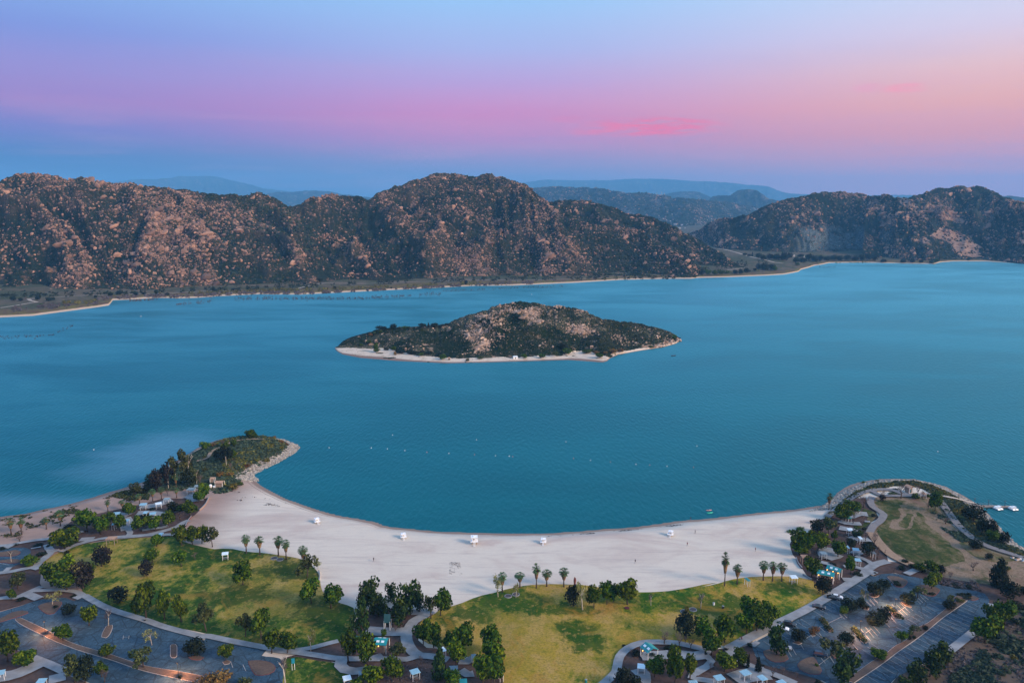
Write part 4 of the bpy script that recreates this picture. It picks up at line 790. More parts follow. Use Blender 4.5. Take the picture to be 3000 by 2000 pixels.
# paths and pads
CP = M_CONC
for pts, wd in (("B 968,572 1250,722 1650,848 1900,935 2352,1052 D 400,1032 700,1095 1100,1172 1250,1205 1450,1225 1700,1262 1960,1298 E 450,1300 600,1298 750,1305 880,1262", 2.8),
    ("D 1430,1200 1600,1178 1800,1125 1925,1095", 2.4), ("E 800,770 920,762 1025,750", 3.5), ("E 1025,750 930,815 830,870 775,960 745,1050 775,1150 830,1225 890,1262", 4.0), ("E 760,985 600,990 420,985 290,972", 5.5),
    ("E 890,1262 1000,1268 1120,1285 1230,1312", 3.4), ("E 1350,1330 1440,1335 1520,1290", 3.4), ("E 440,1310 420,1270 400,1250", 3.0), ("D 1965,1310 1950,1375 2000,1425 2110,1445 2260,1425", 4.0), ("E 1370,1430 1450,1480 1520,1470", 3.4),
    ("B -200,650 60,598 180,598 310,545 480,470", 2.8), ("B 300,552 370,580 450,612", 3.6), ("B 400,520 560,512 700,510 880,532 965,578", 2.4), ("B 860,612 960,565", 3.4),
    ("W 1360,360 1400,470 1470,580 1300,740 1120,880 1070,960 1120,1060", 3.2), ("W 1120,1060 900,1020 600,1080 300,1140 0,1178 -500,1260", 2.8), ("W -600,450 0,400 350,360 640,300 1000,240 1480,190", 2.6), ("W 1500,570 1720,510", 2.4), ("W 890,480 1180,425", 1.2), ("W 170,400 350,420", 4.0), ("W 90,1120 260,1110", 6.0),
    ("A 700,1640 880,1558 1150,1492 1450,1462 1700,1448 2020,1440", 2.6), ("U 0,1222 260,1212 700,1170 900,1125 1150,1060 1400,980 1550,880 1680,830", 3.0), ("U 280,1200 330,1120 280,1050", 2.6), ("U 280,1050 240,950 230,850 180,780", 6.0), ("U 600,1060 850,1020 1050,1000 1200,960", 2.6),
    ("U 560,520 850,500 1100,420 1300,370", 6.0), ("U 480,670 800,660 1080,700", 5.5), ("U 1650,250 1800,280 1820,400", 8.0), ("U 0,700 280,730", 6.0), ("A 860,1430 960,1405", 2.2), ("A 920,1500 1080,1490", 4.0),
    ("B 370,1290 560,1365 740,1445", 3.2), ("B 440,1362 300,1430 120,1495 -200,1530", 6.0), ("B 560,1548 760,1500", 5.0),
    ("I 515,1192 700,1095 1050,915 1400,745 1700,572 2095,322 J 545,285 650,215 790,180", 3.8), ("J 545,285 600,310 650,330", 4.0), ("J 1000,330 1110,280", 3.0), ("J 270,390 400,395", 3.0), ("I 800,1120 860,1145", 4.0),
    ("H 2230,1192 2100,1168 1900,1122 1650,1110 1480,1122 1330,1182 1240,1272 1212,1370 1195,1450 1120,1530 1040,1600 900,1720", 3.0), ("H 1480,1275 1700,1262 1900,1250 2100,1272 2240,1245 I 300,1255", 5.0), ("H 1700,1220 1760,1300", 6.0),
    ("H 1440,1420 1500,1480 1500,1600", 5.0), ("I 140,1455 280,1390 330,1330 260,1260", 2.6), ("H 2100,1480 2200,1420 2290,1370", 2.4), ("I 515,1192 560,1240 700,1350 900,1430 1100,1502 1300,1590", 2.8), ("I 590,1545 720,1500 850,1480 980,1470", 7.0), ("H 2352,1568 I 100,1520 140,1455", 2.6),
    ("J 1498,1212 1640,1100 1800,972", 3.0), ("J 1940,680 2028,695", 2.2),
    ("T 1130,590 1300,450 1380,380", 2.8), ("J 280,240 420,250 560,290", 2.6), ("J 0,190 100,210 200,300", 3.0), ("J 100,30 60,110 130,140 200,100", 6.0), ("J 420,120 560,180 620,230", 2.4), ("J 380,60 500,100", 6.0),
    ("T 1400,690 1550,740 1900,760", 4.0), ("T 1600,600 1850,520 2050,540", 5.5), ("T 1400,850 1700,900 1750,870", 5.0), ("T 1650,1050 1850,1120 2100,1120", 4.5), ("T 1000,1320 1180,1350 1150,1500", 4.0), ("T 1700,1380 1950,1420", 4.5), ("T 1980,700 2110,712", 2.0)):
    ribbon('path', pts, wd, CP)
ribbon('path', "K 85,655 200,560 330,465 450,395 600,345 750,335 850,345 1000,395 1200,395 1330,400 1400,480 1500,620 1600,750 1750,885 1900,975 2100,1045 2352,1125 2700,1255", 3.4, M_PATHD, drape=True)
ribbon('path', "K 600,345 700,400 900,410 1200,405", 3.0, M_PATHD, drape=True)
ribbon('path', "K 610,420 585,470 620,540 700,590 740,625 700,700 620,760 575,840", 3.4, M_PATHD, drape=True)
ribbon('dirt_track', "K 600,830 660,920 740,1010 830,1090 940,1150 1050,1200", 4.5, M_DIRT, drape=True)
ribbon('dirt_track', "C 300,600 420,560 480,480 600,430 720,375 860,350 1000,345 1100,350", 2.2, M_DIRT, base=3.2, drape=True)
ribbon('path', "K 1370,402 1500,430 1640,462 1790,498", 2.2, plain('ramp_concrete', (.50, .42, .34), .8, .15, 1), base=3.3, drape=True)
# tracks and road of the far shore
def far_ribbon(name, pts, width, mat_, lift=.25):
    P = []; C = cps(pts); n = 14
    for i in range(len(C)-1):
        for k in range(n):
            q = cast(BVH_FAR, C[i][0]+(C[i+1][0]-C[i][0])*k/n, C[i][1]+(C[i+1][1]-C[i][1])*k/n)
            if q: P.append(q)
    vs = []; fs = []
    for i, p in enumerate(P):
        d = P[min(i+1, len(P)-1)]-P[max(i-1, 0)]; d.z = 0; d.normalize(); nn = Vector((-d.y, d.x, 0))*width/2; vs += [tuple(p+nn+Vector((0, 0, lift))), tuple(p-nn+Vector((0, 0, lift)))]
    for i in range(len(P)-1): fs.append((2*i+1, 2*i+3, 2*i+2, 2*i))
    mb = MB(); mb.add(vs, fs); o = mb.build(name, mat_); o['kind'] = 'structure'
M_TRK = plain('pale_track', (.36, .30, .24), .95, .2, .1)
far_ribbon('far_track', "L 0,1418 150,1395 280,1372 340,1365 280,1350 260,1335 330,1330", 5, M_TRK)
far_ribbon('far_track', "L 500,1322 700,1305 1000,1295 1500,1285 1900,1262 2352,1255", 4, M_TRK)
far_ribbon('far_track', "M 370,1242 500,1210 640,1190 1000,1195 1400,1180 1900,1165 2352,1158", 4, M_TRK)
far_ribbon('far_track', "N 0,1168 600,1150 1000,1140 1500,1138", 4, M_TRK)
far_ribbon('far_track', "N 1800,860 1950,880 2050,905 2200,950 2330,978 Q 60,1000 150,1010", 7, M_TRK)
far_ribbon('far_track', "N 1980,1072 2060,1060 2150,1045", 4, M_TRK)
# ------------------------------------------------------------------ tree kinds
def leaves(centres, normals, size, rnd, mat_, name):
    n = len(centres); r = rnd; C = np.asarray(centres); N = np.asarray(normals)+r.normal(0, .55, (n, 3)); N /= np.linalg.norm(N, axis=1)[:, None]
    A = np.cross(N, r.normal(0, 1, (n, 3))); A /= np.linalg.norm(A, axis=1)[:, None]; B = np.cross(N, A)
    s = size*r.uniform(.6, 1.3, (n, 1)); q = s*r.uniform(.5, 1.0, (n, 1))
    V = np.stack([C-A*s-B*q*.3, C-A*s*.1+B*q, C+A*s+B*q*.25, C+A*s*.1-B*q], 1).reshape(-1, 3)
    return np_mesh(name, V, np.arange(4*n).reshape(n, 4), [mat_])
def crown(seed, mat_, kind='round', n=1000, size=.055, solid=.9):
    """unit crown: about 1 wide, from z=0.1 to z=1"""
    r = np.random.default_rng(seed); C = []; N = []
    if kind == 'round': L = [((r.uniform(-.28, .28), r.uniform(-.28, .28), r.uniform(.36, .80)), r.uniform(.13, .25)) for _ in range(11)]+[((0, 0, .52), .30)]
    elif kind == 'low': L = [((r.uniform(-.3, .3), r.uniform(-.3, .3), r.uniform(.25, .55)), r.uniform(.2, .32)) for _ in range(7)]+[((0, 0, .38), .38)]
    elif kind == 'dense': L = [((0, 0, .50), .43)]+[((math.cos(a)*.17, math.sin(a)*.17, r.uniform(.35, .7)), r.uniform(.24, .33)) for a in np.linspace(0, 6, 6)]
    elif kind == 'pine': L = [((r.uniform(-.26, .26), r.uniform(-.26, .26), z), rr) for z, rr in ((.25, .2), (.3, .26), (.38, .25), (.45, .27), (.52, .24), (.6, .24), (.68, .21), (.78, .19), (.87, .13), (.35, .2))]
    elif kind == 'cone': L = [((r.uniform(-.05, .05), r.uniform(-.05, .05), z), .44*(1.02-z)**.75) for z in (.18, .3, .42, .54, .66, .78, .88, .95)]
    elif kind == 'euc': L = [((r.uniform(-.3, .3), r.uniform(-.3, .3), r.uniform(.45, .9)), r.uniform(.11, .2)) for _ in range(11)]+[((r.uniform(-.3, .3), 0, .3), .14)]
    elif kind == 'open': L = [((r.uniform(-.32, .32), r.uniform(-.32, .32), r.uniform(.35, .82)), r.uniform(.12, .2)) for _ in range(10)]
    vol = np.array([l[1]**2 for l in L]); cnt = (n*vol/vol.sum()).astype(int)
    for (c, rad), k in zip(L, cnt):
        d = r.normal(0, 1, (k, 3)); d /= np.linalg.norm(d, axis=1)[:, None]; rr = rad*(1-(1-solid)*0-r.random((k, 1))**2*.45)
        bump = 1+.12*np.sin(d[:, 0:1]*9+seed)*np.cos(d[:, 1:2]*8)
        P = np.array(c)+d*rr*bump; P[:, 2] = np.maximum(P[:, 2], .04); C.append(P); N.append(d)
    return leaves(np.concatenate(C), np.concatenate(N), size, r, mat_, 'crown')
def trunk(seed, mat_, h=.55, rad=.03, limbs=4, lean=.04, multi=1):
    r = random.Random(seed); mb = MB()
    for s in range(multi):
        a0 = r.uniform(0, 6.3); lx = (lean if multi == 1 else .1)*math.cos(a0); ly = (lean if multi == 1 else .1)*math.sin(a0)
        top = Vector((lx, ly, h)); mb.tube([(0, 0, -.02), (lx*.4, ly*.4, h*.5), top], [rad*1.25, rad, rad*.7], 6)
        for k in range(limbs):
            a = a0+k*6.28/limbs+r.uniform(-.4, .4); e = top+Vector((math.cos(a)*.2, math.sin(a)*.2, r.uniform(.1, .25)))
            mb.tube([top*.8, (top+e)/2+Vector((0, 0, -.02)), e], [rad*.6, rad*.45, rad*.2], 4)
    return mb.mesh('trunk', mat_, True)
def bare(seed, twig, n0=5, spread=.5, levels=3, name='crown'):
    r = random.Random(seed); mb = MB()
    def grow(p, d, L, rad, lv):
        q = p+d*L; mid = (p+q)/2+Vector((r.uniform(-.1, .1), r.uniform(-.1, .1), r.uniform(-.05, .05)))*L
        mb.tube([p, mid, q], [rad, rad*.8, rad*.5], 3, False)
        if lv == 0: return
        for k in range(r.choice((3, 4))):
            e = Vector((r.uniform(-1, 1), r.uniform(-1, 1), r.uniform(-.25, .9))).normalized(); nd = (d*.75+e*.8).normalized(); t = r.uniform(.45, 1)
            grow(p+(q-p)*t, nd, L*r.uniform(.55, .78), rad*.55, lv-1)
    for k in range(n0):
        a = k*6.28/n0+r.uniform(-.4, .4); grow(Vector((0, 0, r.uniform(.22, .36))), Vector((math.cos(a)*spread, math.sin(a)*spread, .8)).normalized(), .24, .013, levels)
    return mb.mesh(name, twig)
def fan_palm(seed):
    """unit palm: height 1, frond crown about 0.32 across in z; width scaled apart"""
    r = random.Random(seed); g = MB(); s = MB()
    top = Vector((0, 0, .80))
    for k in range(46):
        a = r.uniform(0, 6.28); up = r.uniform(-.75, 1.35); d = Vector((math.cos(a)*math.cos(up), math.sin(a)*math.cos(up), math.sin(up)*.34)); c = top+Vector((d.x*.27, d.y*.27, d.z*.42+.01)); side = Vector((-math.sin(a), math.cos(a), 0)); tip = c+Vector((d.x*.24, d.y*.24, d.z*.30-.035))
        g.tube([top, c], .008, 3, False)
        w_ = .13
        for j in range(7):
            t = (j-3)/3.0; e = tip+side*w_*1.5*t-Vector((d.x, d.y, d.z))*abs(t)**2*.12+Vector((0, 0, -.02*abs(t))); wd = side*.028
            g.add([c-wd*.5, e-wd*.6, e+wd*.6, c+wd*.5], [(0, 1, 2, 3)])
    for k in range(150):
        z = .78-.30*r.random()**1.2; a = r.uniform(0, 6.28); R = (.30*(1-((.78-z)/.34)*.62)); d = Vector((math.cos(a), math.sin(a), 0)); sd = Vector((-math.sin(a), math.cos(a), 0))*.05
        p = Vector((0, 0, z)); e = p+d*R+Vector((0, 0, -.045)); f = p+d*R*.8+Vector((0, 0, -.12)); s.add([p+sd*.3, e+sd, f+sd*.4, f-sd*.4, e-sd], [(0, 1, 2, 3, 4)])
    s.tube([(0, 0, .42), (0, 0, .6), (0, 0, .8)], [.07, .13, .12], 9)
    t = MB(); t.tube([(0, 0, -.01), (.01, 0, .25), (0, 0, .5), (0, 0, .82)], [.085, .06, .05, .05], 8)
    return dict(frond_crown=g.mesh('frond_crown', M_PALMG), dead_frond_skirt=s.mesh('dead_frond_skirt', M_SKIRT), trunk=t.mesh('trunk', M_BARK, True))
def K(mats, kind, nv, **kw):
    return [crown(s*17+5+len(kind), mats[s % len(mats)], kind, **kw) for s in range(nv)]
TR = [trunk(s, M_BARK) for s in range(3)]; TRP = [trunk(s+9, M_BARKP, .62, .026, 5, .06) for s in range(2)]; TRE = [trunk(s+20, M_BARKP, .75, .024, 6, .08, 1) for s in range(2)]
TRB = [trunk(s+30, M_BARK, .34, .032, 3, .03) for s in range(2)]; TRS = [trunk(s+40, M_BARK, .2, .03, 2) for s in range(1)]
KIND = {  # key: (name, category, look, crowns, trunks, hugging)
    'g': ('broadleaf_tree', 'tree', 'mid-green leafy tree', K([M_GREEN], 'round', 4, n=1250), TR, .6),
    'b': ('broadleaf_tree', 'tree', 'bright green leafy tree', K([M_BRIGHT, M_GREEN], 'round', 4, n=1250), TR, .6),
    'd': ('evergreen_tree', 'tree', 'dark rounded evergreen tree', K([M_DARK], 'dense', 3, n=760), TRS, .8),
    'u': ('evergreen_tree', 'tree', 'purplish-black dense evergreen', K([M_PURP], 'dense', 3, n=800), TRS, .9),
    'i': ('pine_tree', 'pine tree', 'dark green pine', K([M_PINE], 'pine', 4, n=820), TR, .5),
    'c': ('conifer_tree', 'conifer', 'tapering dark conifer', K([M_DARK, M_PINE], 'cone', 3, n=820), TRS, .8),
    'o': ('olive_green_tree', 'tree', 'loose grey-olive tree', K([M_OLIVE], 'open', 3, n=560), TR, .5),
    'p': ('pale_leaved_tree', 'tree', 'thin pale white-trunked tree', K([M_PALE], 'open', 2, n=300, size=.045), TRP, .2),
    'e': ('eucalyptus_tree', 'tree', 'tall ragged brownish eucalyptus', K([M_PURP, M_OLIVE, M_DARK], 'euc', 3, n=640), TRE, .2),
    'r': ('rusty_tree', 'tree', 'rust-tinged bushy tree', K([M_RUST], 'low', 2, n=560), TRS, .8),
    'n': ('bare_tree', 'tree', 'leafless grey tree', [bare(s, M_TWIG) for s in range(3)], TRB, .1),
    'w': ('bare_white_tree', 'tree', 'leafless pale-trunked tree', [bare(s+7, M_BRUSH, 5, .35) for s in range(2)], TRP, .05),
    's': ('shrub', 'shrub', 'low dark shrub', K([M_DARK], 'low', 3, n=420, size=.07), None, 1),
    'h': ('shrub', 'shrub', 'low green shrub', K([M_GREEN, M_OLIVE], 'low', 3, n=300, size=.08), None, 1),
    'y': ('yellow_shrub', 'shrub', 'yellow-green shrub', K([M_GOLDB], 'low', 2, n=300, size=.08), None, 1),
    'a': ('orange_shrub', 'shrub', 'rusty orange shrub', K([M_RUST], 'low', 2, n=300, size=.08), None, 1),
    'm': ('fan_palm', 'palm tree', 'fan palm with brown skirt', None, None, 0)}
PALMS = [fan_palm(s) for s in range(3)]
TREES = []
def plant(region, data, group=None, surf=None):
    c = 'A'; k = 'g'
    for tok in data.split():
        if tok in CR: c = tok; continue
        k = tok[0]; x, yb, yt, w_ = [float(q) for q in tok[1:].split(',')]; s = CR[c][2]
        TREES.append([region, k, cp(c, x, yb), cp(c, x, yt), w_/s, surf, group])
plant('on the tan lakeside sand strip', "A m130,1430,1255,80 m250,1425,1250,75 m535,1370,1245,65 m695,1335,1170,75 m1240,1165,1045,50 m1408,1150,1045,60 m1605,1080,975,65 m1755,1050,920,60 m1855,1020,895,55 m2030,1010,905,50 m2025,905,750,42 n220,1500,1440,90")
plant('beneath the shrubby headland', "A i1725,910,760,120 u1810,940,690,140 e1935,905,640,150 e2010,850,570,150 e2150,850,510,170 d2170,885,720,150 e2260,860,680,130 d1720,945,850,130 o1560,985,850,170 n1925,980,900,60 n2300,860,720,120 s1640,960,880,120")
plant('in the picnic ground by shrubby headland', "A g1000,1400,1160,220 o1150,1420,1250,160 g1240,1330,1190,160 g1170,1430,1250,150 g1385,1390,1220,140 b1480,1215,1065,150 n1500,1110,1040,90 s820,1370,1300,120 g1585,1400,1225,130 g1680,1370,1230,120 g1790,1390,1230,150 g1930,1350,1180,150 d1990,1190,1060,120 s1660,1250,1180,110 s1750,1162,1110,62 b2060,1190,1100,110 g2180,1225,1050,160 g2290,1060,930,130 b2340,1020,830,110 n2070,1270,1160,160")
plant('on the shrubby headland', "C g920,330,235,130 g400,460,360,100 n600,420,330,90 a495,410,365,80 g640,440,370,110 g725,420,350,80 d560,570,450,130 e640,640,450,150 g715,580,460,90 h400,700,640,110 a1180,335,290,60 a1270,380,330,70 y1270,440,400,60 y1090,575,510,80 y990,580,540,70 y720,905,800,110 a560,760,690,80 y390,560,520,60 a690,760,690,90 a870,640,590,70 h800,870,820,70 a1330,410,370,50 n690,690,590,60")
plant('beside the lawn along the white beach', "C b130,1560,1350,180 g250,1545,1360,150 b360,1535,1345,130 o480,1575,1370,160 D n280,150,60,110 o1570,370,130,230 g1615,660,395,220 g1840,715,480,240 m1525,220,15,85 p1690,260,170,80")
plant('between beach and curved car park lawn', "D m870,80,-115,80 m1025,95,-95,85 m1238,112,-95,90 m1328,150,-57,75")
plant('on the curved car park lawn', "B u1170,235,-5,215 u1690,345,165,155 g1750,190,45,175 g2085,235,65,150 d1365,660,475,215 g1680,830,450,250 b1890,840,540,150 b2085,870,590,160 g1560,770,640,120 D g830,445,200,230 o410,980,680,240 o860,1040,810,160 g1040,1065,755,210 g1160,1230,980,190 g1340,1235,980,220 p1610,1210,1000,90 A g1800,1570,1430,150")
plant('beside the small loop road', "A g745,1610,1350,310 s770,1660,1610,60 B s470,110,50,110 g350,215,120,170 g590,460,190,240 b770,300,115,200 g770,515,290,300 u960,490,190,230 g1035,400,210,100 o200,490,320,200 g140,620,505,95 s250,625,580,100 w130,185,25,60 s180,-10,-40,80 s845,585,550,60 s30,40,0,60 A s440,1570,1530,110 s560,1575,1540,60 n230,1510,1440,110")
plant('in the curved car park', "B p600,672,530,140 s635,708,665,55 d800,780,665,155 b1025,915,695,200 w1245,918,700,150 g725,1085,920,190 p1745,1135,975,130 g1225,1275,1140,170 o1650,1395,1180,250 d2240,1275,1065,240 s2065,1517,1470,42 D b635,1300,1120,140 r560,1600,1405,260 r420,1600,1450,200 h870,1590,1490,150")
plant('below the curved car park', "B g90,1320,970,220 g280,1395,1190,200 o860,1560,1270,230 d980,1560,1280,190 g1170,1500,1340,160 n1200,1560,1400,160 D w1320,1600,1230,170")
plant('in the central picnic ground', "E i340,720,390,240 i240,740,510,170 i230,1040,660,190 i390,810,560,180 i470,800,600,100 i570,640,440,130 i760,760,430,220 i900,760,485,130 i640,910,620,220 o1030,830,560,140 b1140,800,530,220 g490,1045,960,70 g80,1330,975,190 g300,1365,1020,230 g940,1130,885,190 g1060,1160,890,170 g1110,1180,1050,120 o640,1310,1120,200 g1250,1160,1000,140 g1400,1200,910,250 b1320,1380,1090,220 g1720,1230,960,230 b1740,1390,1120,240 b1620,1600,1270,250 g1760,1600,1290,220 c1110,1530,1200,190 g600,1545,1290,240 b350,1620,1390,270 b190,1640,1510,160 g1260,1640,1450,180 n560,1100,1040,90 n910,1340,1240,80 n860,1560,1500,90 n1690,1400,1340,60 n620,980,900,90")
plant('on the beach edge of golden lawn', "E p1800,580,320,105 m1850,530,320,80 m2050,470,320,90 p2005,590,415,80 m2240,480,225,75 H m398,460,290,90 m595,465,270,90 I m480,455,105,75 m625,435,230,85 m925,390,190,85 m1032,400,200,85 m1137,400,210,85")
plant('on the golden lawn', "H d700,695,460,190 p810,728,450,110 g940,705,480,160 g1090,665,430,170 g1165,640,450,110 b1325,672,400,260 w1595,680,540,90 w2165,718,530,150 y2010,765,660,70 d2000,1055,790,240 n1750,1130,970,230 n1920,1160,980,160 n2050,1180,1050,120 I g250,1085,860,230 g330,1250,1000,220 g480,1105,840,220 n30,1120,1010,90 g730,1010,790,200 g770,890,620,230 g850,985,700,230 g990,890,645,180 g930,960,740,180 n2320,100,20,20 H n1120,1560,1480,10")
plant('in the picnic ground under golden lawn', "H s1430,1262,1170,110 n1370,1240,1170,110 g1640,1505,1290,220 b1870,1600,1235,200 b2040,1545,1265,130 d1270,1630,1420,200 d1430,1640,1500,130 s1600,1275,1220,100 s1800,1195,1130,100 s1280,1150,1130,50 I b480,1440,1230,220 g650,1375,1190,170 c745,1395,1255,40 c870,1445,1290,85 s500,1205,1160,45 s770,1145,1100,80 n1030,1510,1350,150 n1310,1510,1430,80 s1555,1600,1510,90 n320,1450,1330,90 s920,1380,1350,40 n1150,1480,1360,120")
plant('in the striped car park', "I i1080,1250,910,200 d1330,1095,955,180 r1490,1005,915,110 d1920,750,600,190 d2040,715,600,110 g1850,785,695,100 p2080,685,520,90 o1700,1265,1065,250 i1830,1565,1200,270 d1880,1145,995,180 h1535,1380,1335,40 J d630,565,420,160 d740,495,385,150 d1010,665,545,170 o1130,595,475,180 b1290,490,310,180 d640,915,760,210 d740,870,710,150 d1490,722,630,140 o1540,655,580,120 y1630,645,590,90 s1680,592,540,150 s1720,570,520,60 s1215,962,895,65 o1080,1015,920,140 g945,1100,985,125 s1035,1072,1015,50 s1090,1057,1010,52 g680,1295,1190,170 s900,460,400,90 s880,425,390,70 s1300,560,520,80 s1080,660,630,40")
plant('along the striped car park far kerb', "J d985,192,150,75 s1065,250,190,80 g1160,305,200,130 g1280,310,170,150 d1400,315,215,110 n1500,390,260,110 n1740,440,370,80 s1720,490,440,90 s1580,470,430,120 s940,270,210,90 s640,320,290,40 n860,320,210,90 n1820,490,410,70 s1200,300,250,60 I n1770,430,340,130 d1610,555,360,180 g1930,320,145,120 g1480,350,150,190 n1690,440,360,70 s2020,350,290,110 s1700,210,170,55 s1740,225,180,50")
plant('on the slope beyond striped car park', "J c2070,470,165,230 d2200,620,420,210 d2250,720,630,140 g1900,1115,780,290 g2000,920,700,200 g2130,900,660,200 d1810,960,850,60 y2240,1312,1230,80 i1370,1340,1100,220 o1460,1360,1260,120 i1270,1500,1240,230 i1130,1600,1350,200 i980,1640,1500,190 n1770,280,160,180 d2340,560,470,100 s2260,900,830,70 s1600,1480,1450,60 s2300,1100,1060,90 h2150,280,200,110")
plant('in the picnic ground below pier headland', "T g480,1440,950,400 g620,1450,980,300 b760,1260,930,220 b980,1330,960,360 d870,960,640,260 o1150,980,600,330 n1100,1080,850,120 g1290,1120,900,160 g1370,1520,1130,340 g1420,650,260,240 g1520,700,450,330 g1700,480,230,360 d1500,450,280,200 n1950,360,50,400 n1710,760,430,150 n1930,790,500,220 s2190,580,490,130 s1980,880,800,120 i1820,1060,860,230 d1650,1290,1080,200 n2000,1160,880,230 d2050,1500,1170,280 n2200,1250,900,330 n2280,1560,1200,230 n840,1500,1350,90 s760,720,640,80 h500,880,810,200 h280,930,880,180 n1560,1120,1000,160 n1840,1180,1080,60 I b1340,105,-20,190 n1450,130,20,90")
plant('on the headland with the pier', "K m110,565,390,60 n725,460,320,120 u725,462,390,80 n940,430,240,180 h1110,435,340,85 n1130,400,245,110 n1185,438,320,70 g1330,575,365,150 d1770,695,515,240 d1860,830,650,120 d1970,880,690,130 g1980,940,810,140 d2110,955,810,120 d1790,1015,900,145 d1950,1135,1060,85 n1250,560,450,90 h830,390,355,110 s870,335,310,70 h520,250,225,60 h1250,420,370,40 n1450,720,640,160 y1000,215,195,60 h660,240,210,70")

ISLT = "S d415,224,203,50 d440,226,206,40 d495,222,190,44 h560,218,202,40 d660,216,188,50 c697,214,184,18 d730,215,186,50 d765,214,198,30 s770,210,195,30 s805,200,186,30 g355,308,284,36 a365,262,240,24 h385,250,234,20 g395,355,300,30 g400,358,335,34 h310,318,300,24 s455,345,325,30 g497,348,318,32 s530,362,335,60 a505,372,348,20 h418,244,222,26 s610,366,338,60 s660,368,342,50 s700,366,344,40 g655,380,358,30 s760,376,350,40 g780,398,366,48 h920,406,386,24 h995,394,376,36 g1245,392,362,34 g1350,390,364,40 o1425,382,346,40 g1490,368,330,56 d1470,340,300,50 g1610,362,336,60 a1665,366,345,36 g1678,390,358,52 r1755,358,328,70 r1710,362,346,28 r1805,352,330,46 g2108,284,252,28 h1975,332,314,34"
plant('on the rocky island', ISLT, surf='isle')
FART = "L d122,1352,1298,54 d190,1355,1320,44 n235,1358,1300,60 d348,1342,1300,52 s295,1305,1288,28 d450,1355,1315,60 d485,1345,1318,50 h380,1388,1370,40 d965,1290,1268,40 d1020,1310,1272,50 d1095,1297,1250,64 d1250,1300,1268,50 d1320,1292,1270,40 d878,1325,1295,32 d1435,1292,1255,40 d1535,1302,1275,50 d1965,1270,1215,32 s1990,1262,1242,40 d2145,1256,1232,50 s1360,1140,1120,60 s1640,1222,1206,40 M d445,1200,1178,34 d515,1180,1140,40 d580,1178,1138,66 d725,1242,1215,30 d1243,1240,1222,22 d1415,1152,1125,44 d1680,1122,1098,24 d1930,1205,1160,34 s2100,1210,1196,26"
plant('on the flats below the boulder hills', FART, surf='far')
FART2 = "N d1745,1118,1060,60 g1800,1118,1062,60 g1860,1118,1058,60 g1920,1115,1065,60 g1975,1108,1070,50 d2050,1105,1062,50 d2100,1105,1055,44 d2150,1095,1045,50 d2180,1088,1065,30 d2230,1080,1050,34 d2140,935,910,44 c2208,945,900,22 d2180,945,920,40 d2265,960,910,60 d2310,975,925,60 d2270,1060,1010,70 d2320,1070,1000,80 Q d30,1070,1010,80 g60,1080,1020,50 d20,970,915,70 d80,975,915,80 d150,980,900,80 c130,975,890,34 d200,960,905,60 d260,1000,945,70 d320,1000,950,70 d300,950,920,60 d380,985,915,80 d430,995,930,70 d480,990,930,60 d540,985,935,70 d600,980,925,70 d660,985,930,70 d730,985,925,80 d800,985,935,70 d860,985,925,70 d920,980,920,70 d980,985,910,70 d1060,998,965,60 d1240,1003,965,54 d1325,1003,960,50 d1405,1003,970,44 d1500,1005,975,40 g1540,1000,960,60 d1840,980,955,36 g1520,1008,985,50 d2335,998,970,50 g270,1028,1000,50 s1300,985,965,40"
plant('at the foot of the terraced hill', FART2, surf='far')

def ord_word(i, n):
    names = ['first', 'second', 'third', 'fourth', 'fifth', 'sixth', 'seventh', 'eighth', 'ninth', 'tenth', 'eleventh', 'twelfth', 'thirteenth', 'fourteenth', 'fifteenth', 'sixteenth', 'seventeenth', 'eighteenth', 'nineteenth', 'twentieth', 'twenty-first', 'twenty-second', 'twenty-third', 'twenty-fourth', 'twenty-fifth', 'twenty-sixth', 'twenty-seventh', 'twenty-eighth', 'twenty-ninth', 'thirtieth']
    names += ['thirty-'+x for x in names[:9]]+['fortieth']
    if n == 1: return ''
    if i == 0: return ', leftmost'
    if i == n-1: return ', rightmost'
    return ', '+names[i]+' from the left'
by = {}
for T in TREES: by.setdefault((T[0], KIND[T[1]][2]), []).append(T)
ORD = {}
for key, L in by.items():
    L.sort(key=lambda T: T[2][0])
    for i, T in enumerate(L): ORD[id(T)] = ord_word(i, len(L))
BVH_I = bvh(ISLE); TR_RND = random.Random(5)
POS = []
